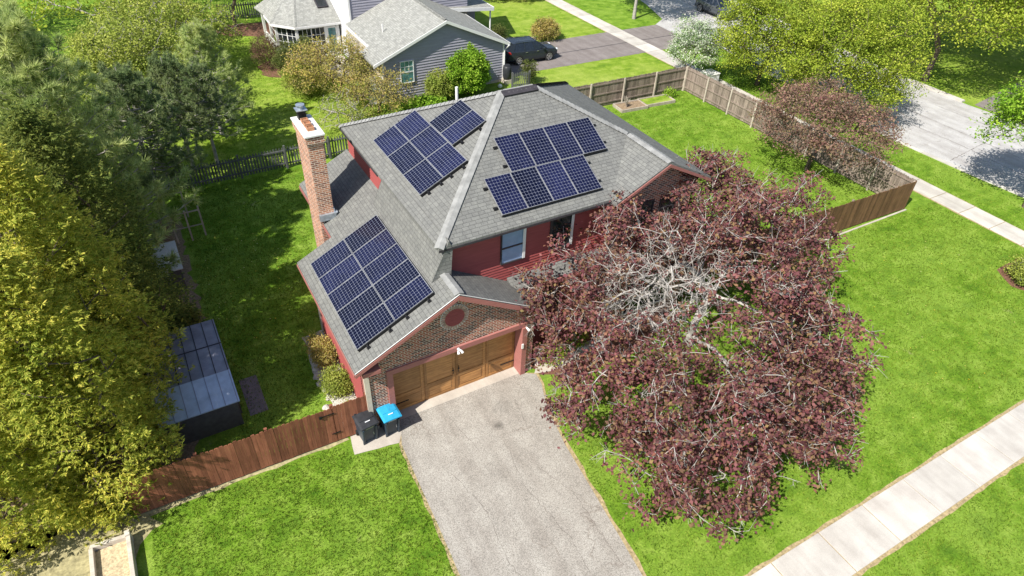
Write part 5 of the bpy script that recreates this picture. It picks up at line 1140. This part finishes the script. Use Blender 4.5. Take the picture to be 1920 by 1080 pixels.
# ------------------------------------------------------------------ grass blades and small flowers
def inside(P, poly):
    x, y = P[:, 0], P[:, 1]; c = np.zeros(len(P), bool); n = len(poly)
    for i in range(n):
        (x0, y0), (x1, y1) = poly[i], poly[(i + 1) % n]
        k = ((y0 > y) != (y1 > y)) & (x < (x1 - x0) * (y - y0) / (y1 - y0 + 1e-9) + x0); c ^= k
    return c
def blades(name, poly, dens, hgt, label, exclude=(), mat='grass_blade', seed=0):
    r = np.random.default_rng(seed); xs = [p[0] for p in poly]; ys = [p[1] for p in poly]
    n = int((max(xs) - min(xs)) * (max(ys) - min(ys)) * dens); P = np.stack([r.uniform(min(xs), max(xs), n), r.uniform(min(ys), max(ys), n)], 1)
    k = inside(P, poly)
    for e in exclude: k &= ~inside(P, e)
    P = P[k]; n = len(P)
    f = .6 + .4 * np.sin(P[:, 0] * 1.7 + 1.3 * np.sin(P[:, 1] * 1.1)) * np.cos(P[:, 1] * 1.9 + np.sin(P[:, 0] * .7))
    m = 3; P = np.repeat(P, m, 0); f = np.repeat(f, m); n = len(P); P = P + r.normal(size=(n, 2)) * .025; a = r.uniform(0, 2 * math.pi, n); h = hgt * r.uniform(.5, 1.2, n) * (.75 + .35 * f); w = r.uniform(.008, .016, n); ln = r.uniform(.2, .9, n) * h
    V = np.zeros((n, 3, 3)); V[:, 0, 0] = P[:, 0] - np.cos(a) * w; V[:, 0, 1] = P[:, 1] - np.sin(a) * w; V[:, 1, 0] = P[:, 0] + np.cos(a) * w; V[:, 1, 1] = P[:, 1] + np.sin(a) * w
    b = r.uniform(0, 2 * math.pi, n); V[:, 2, 0] = P[:, 0] + np.cos(b) * ln; V[:, 2, 1] = P[:, 1] + np.sin(b) * ln; V[:, 2, 2] = h
    o = np_mesh(name, V.reshape(-1, 3), np.arange(n * 3).reshape(-1, 3), mat); tag(o, label, 'grass', kind='stuff'); return o
bare = [(-14, -.9), (-10.6, -.9), (-9.1, -.55), (-8.2, -.75), (-9.0, -1.2), (-9.2, -3.4), (-14, -4)]
blades('front_grass', [(-9.0, -7.5), (-.75, -7.5), (-.5, -3), (-.45, -1.5), (-1.2, -1.35), (-2.1, -1.2), (-2.2, -.5), (-8.5, -.45)], 240, .07, 'short grass of the lawn left of the driveway', [bare], seed=1)
blades('front_grass', [(4.25, -10.9), (32.9, -10.9), (33.0, .3), (13.5, .6), (13.0, -.8), (10, -1.8), (7.2, -1.8), (5.5, -1.7), (5.2, -2.7), (4.9, -4.2), (4.6, -6.5)], 130, .075, 'short grass of the lawn under and beyond the maple', [[(29.1, -6.5), (29.8, -5.3), (31.6, -5.3), (31.8, -7.6), (30, -8)]], seed=2)
blades('kerb_grass', [(9.5, -15.5), (24, -15.5), (24, -12.7), (9.5, -12.7)], 130, .07, 'short grass in the bottom right corner', seed=3)
blades('yard_grass', [(-5.2, .2), (-2.2, .2), (-2.1, 5.6), (-.9, 6.2), (0, 8), (0, 11), (3, 19.8), (-5, 19.8), (-5, 14), (-5.3, 8)], 120, .08, 'shaded grass of the yard between the conifers and the garage', seed=4)
blades('back_grass', [(13.9, 1.3), (30.5, .9), (30.4, 19.0), (13.9, 19.3)], 70, .08, 'bright grass of the fenced back yard', [[(23.8, 17.6), (28.6, 17.6), (28.6, 19.2), (23.8, 19.2)]], seed=5)
blades('verge_grass', [(34.8, -8), (37.9, -8), (37.9, 24), (34.8, 24)], 60, .08, 'short grass of the verge', seed=6)
blades('garden_grass', [(-6, 20.5), (9, 20.5), (9, 26), (6, 34), (4, 43), (-6, 43)], 40, .09, 'grass of the neighbouring back lawn', seed=7)
rf_ = np.random.default_rng(9); pf = np.concatenate([np.stack([rf_.uniform(-4.8, -1.2, 70), rf_.uniform(6, 15.5, 70)], 1), np.stack([rf_.uniform(15, 30, 50), rf_.uniform(2, 18, 50)], 1), np.stack([rf_.uniform(12, 30, 60), rf_.uniform(-10, -1, 60)], 1)])
fv = []
for (x, y) in pf:
    for k in range(6): a = math.pi * k / 3; fv.append([x + .025 * math.cos(a), y + .025 * math.sin(a), .085])
o = np_mesh('dandelions', np.array(fv), np.arange(len(fv)).reshape(-1, 6), 'flower'); tag(o, 'tiny yellow and pale flowers scattered in the grass', 'flowers', kind='stuff')
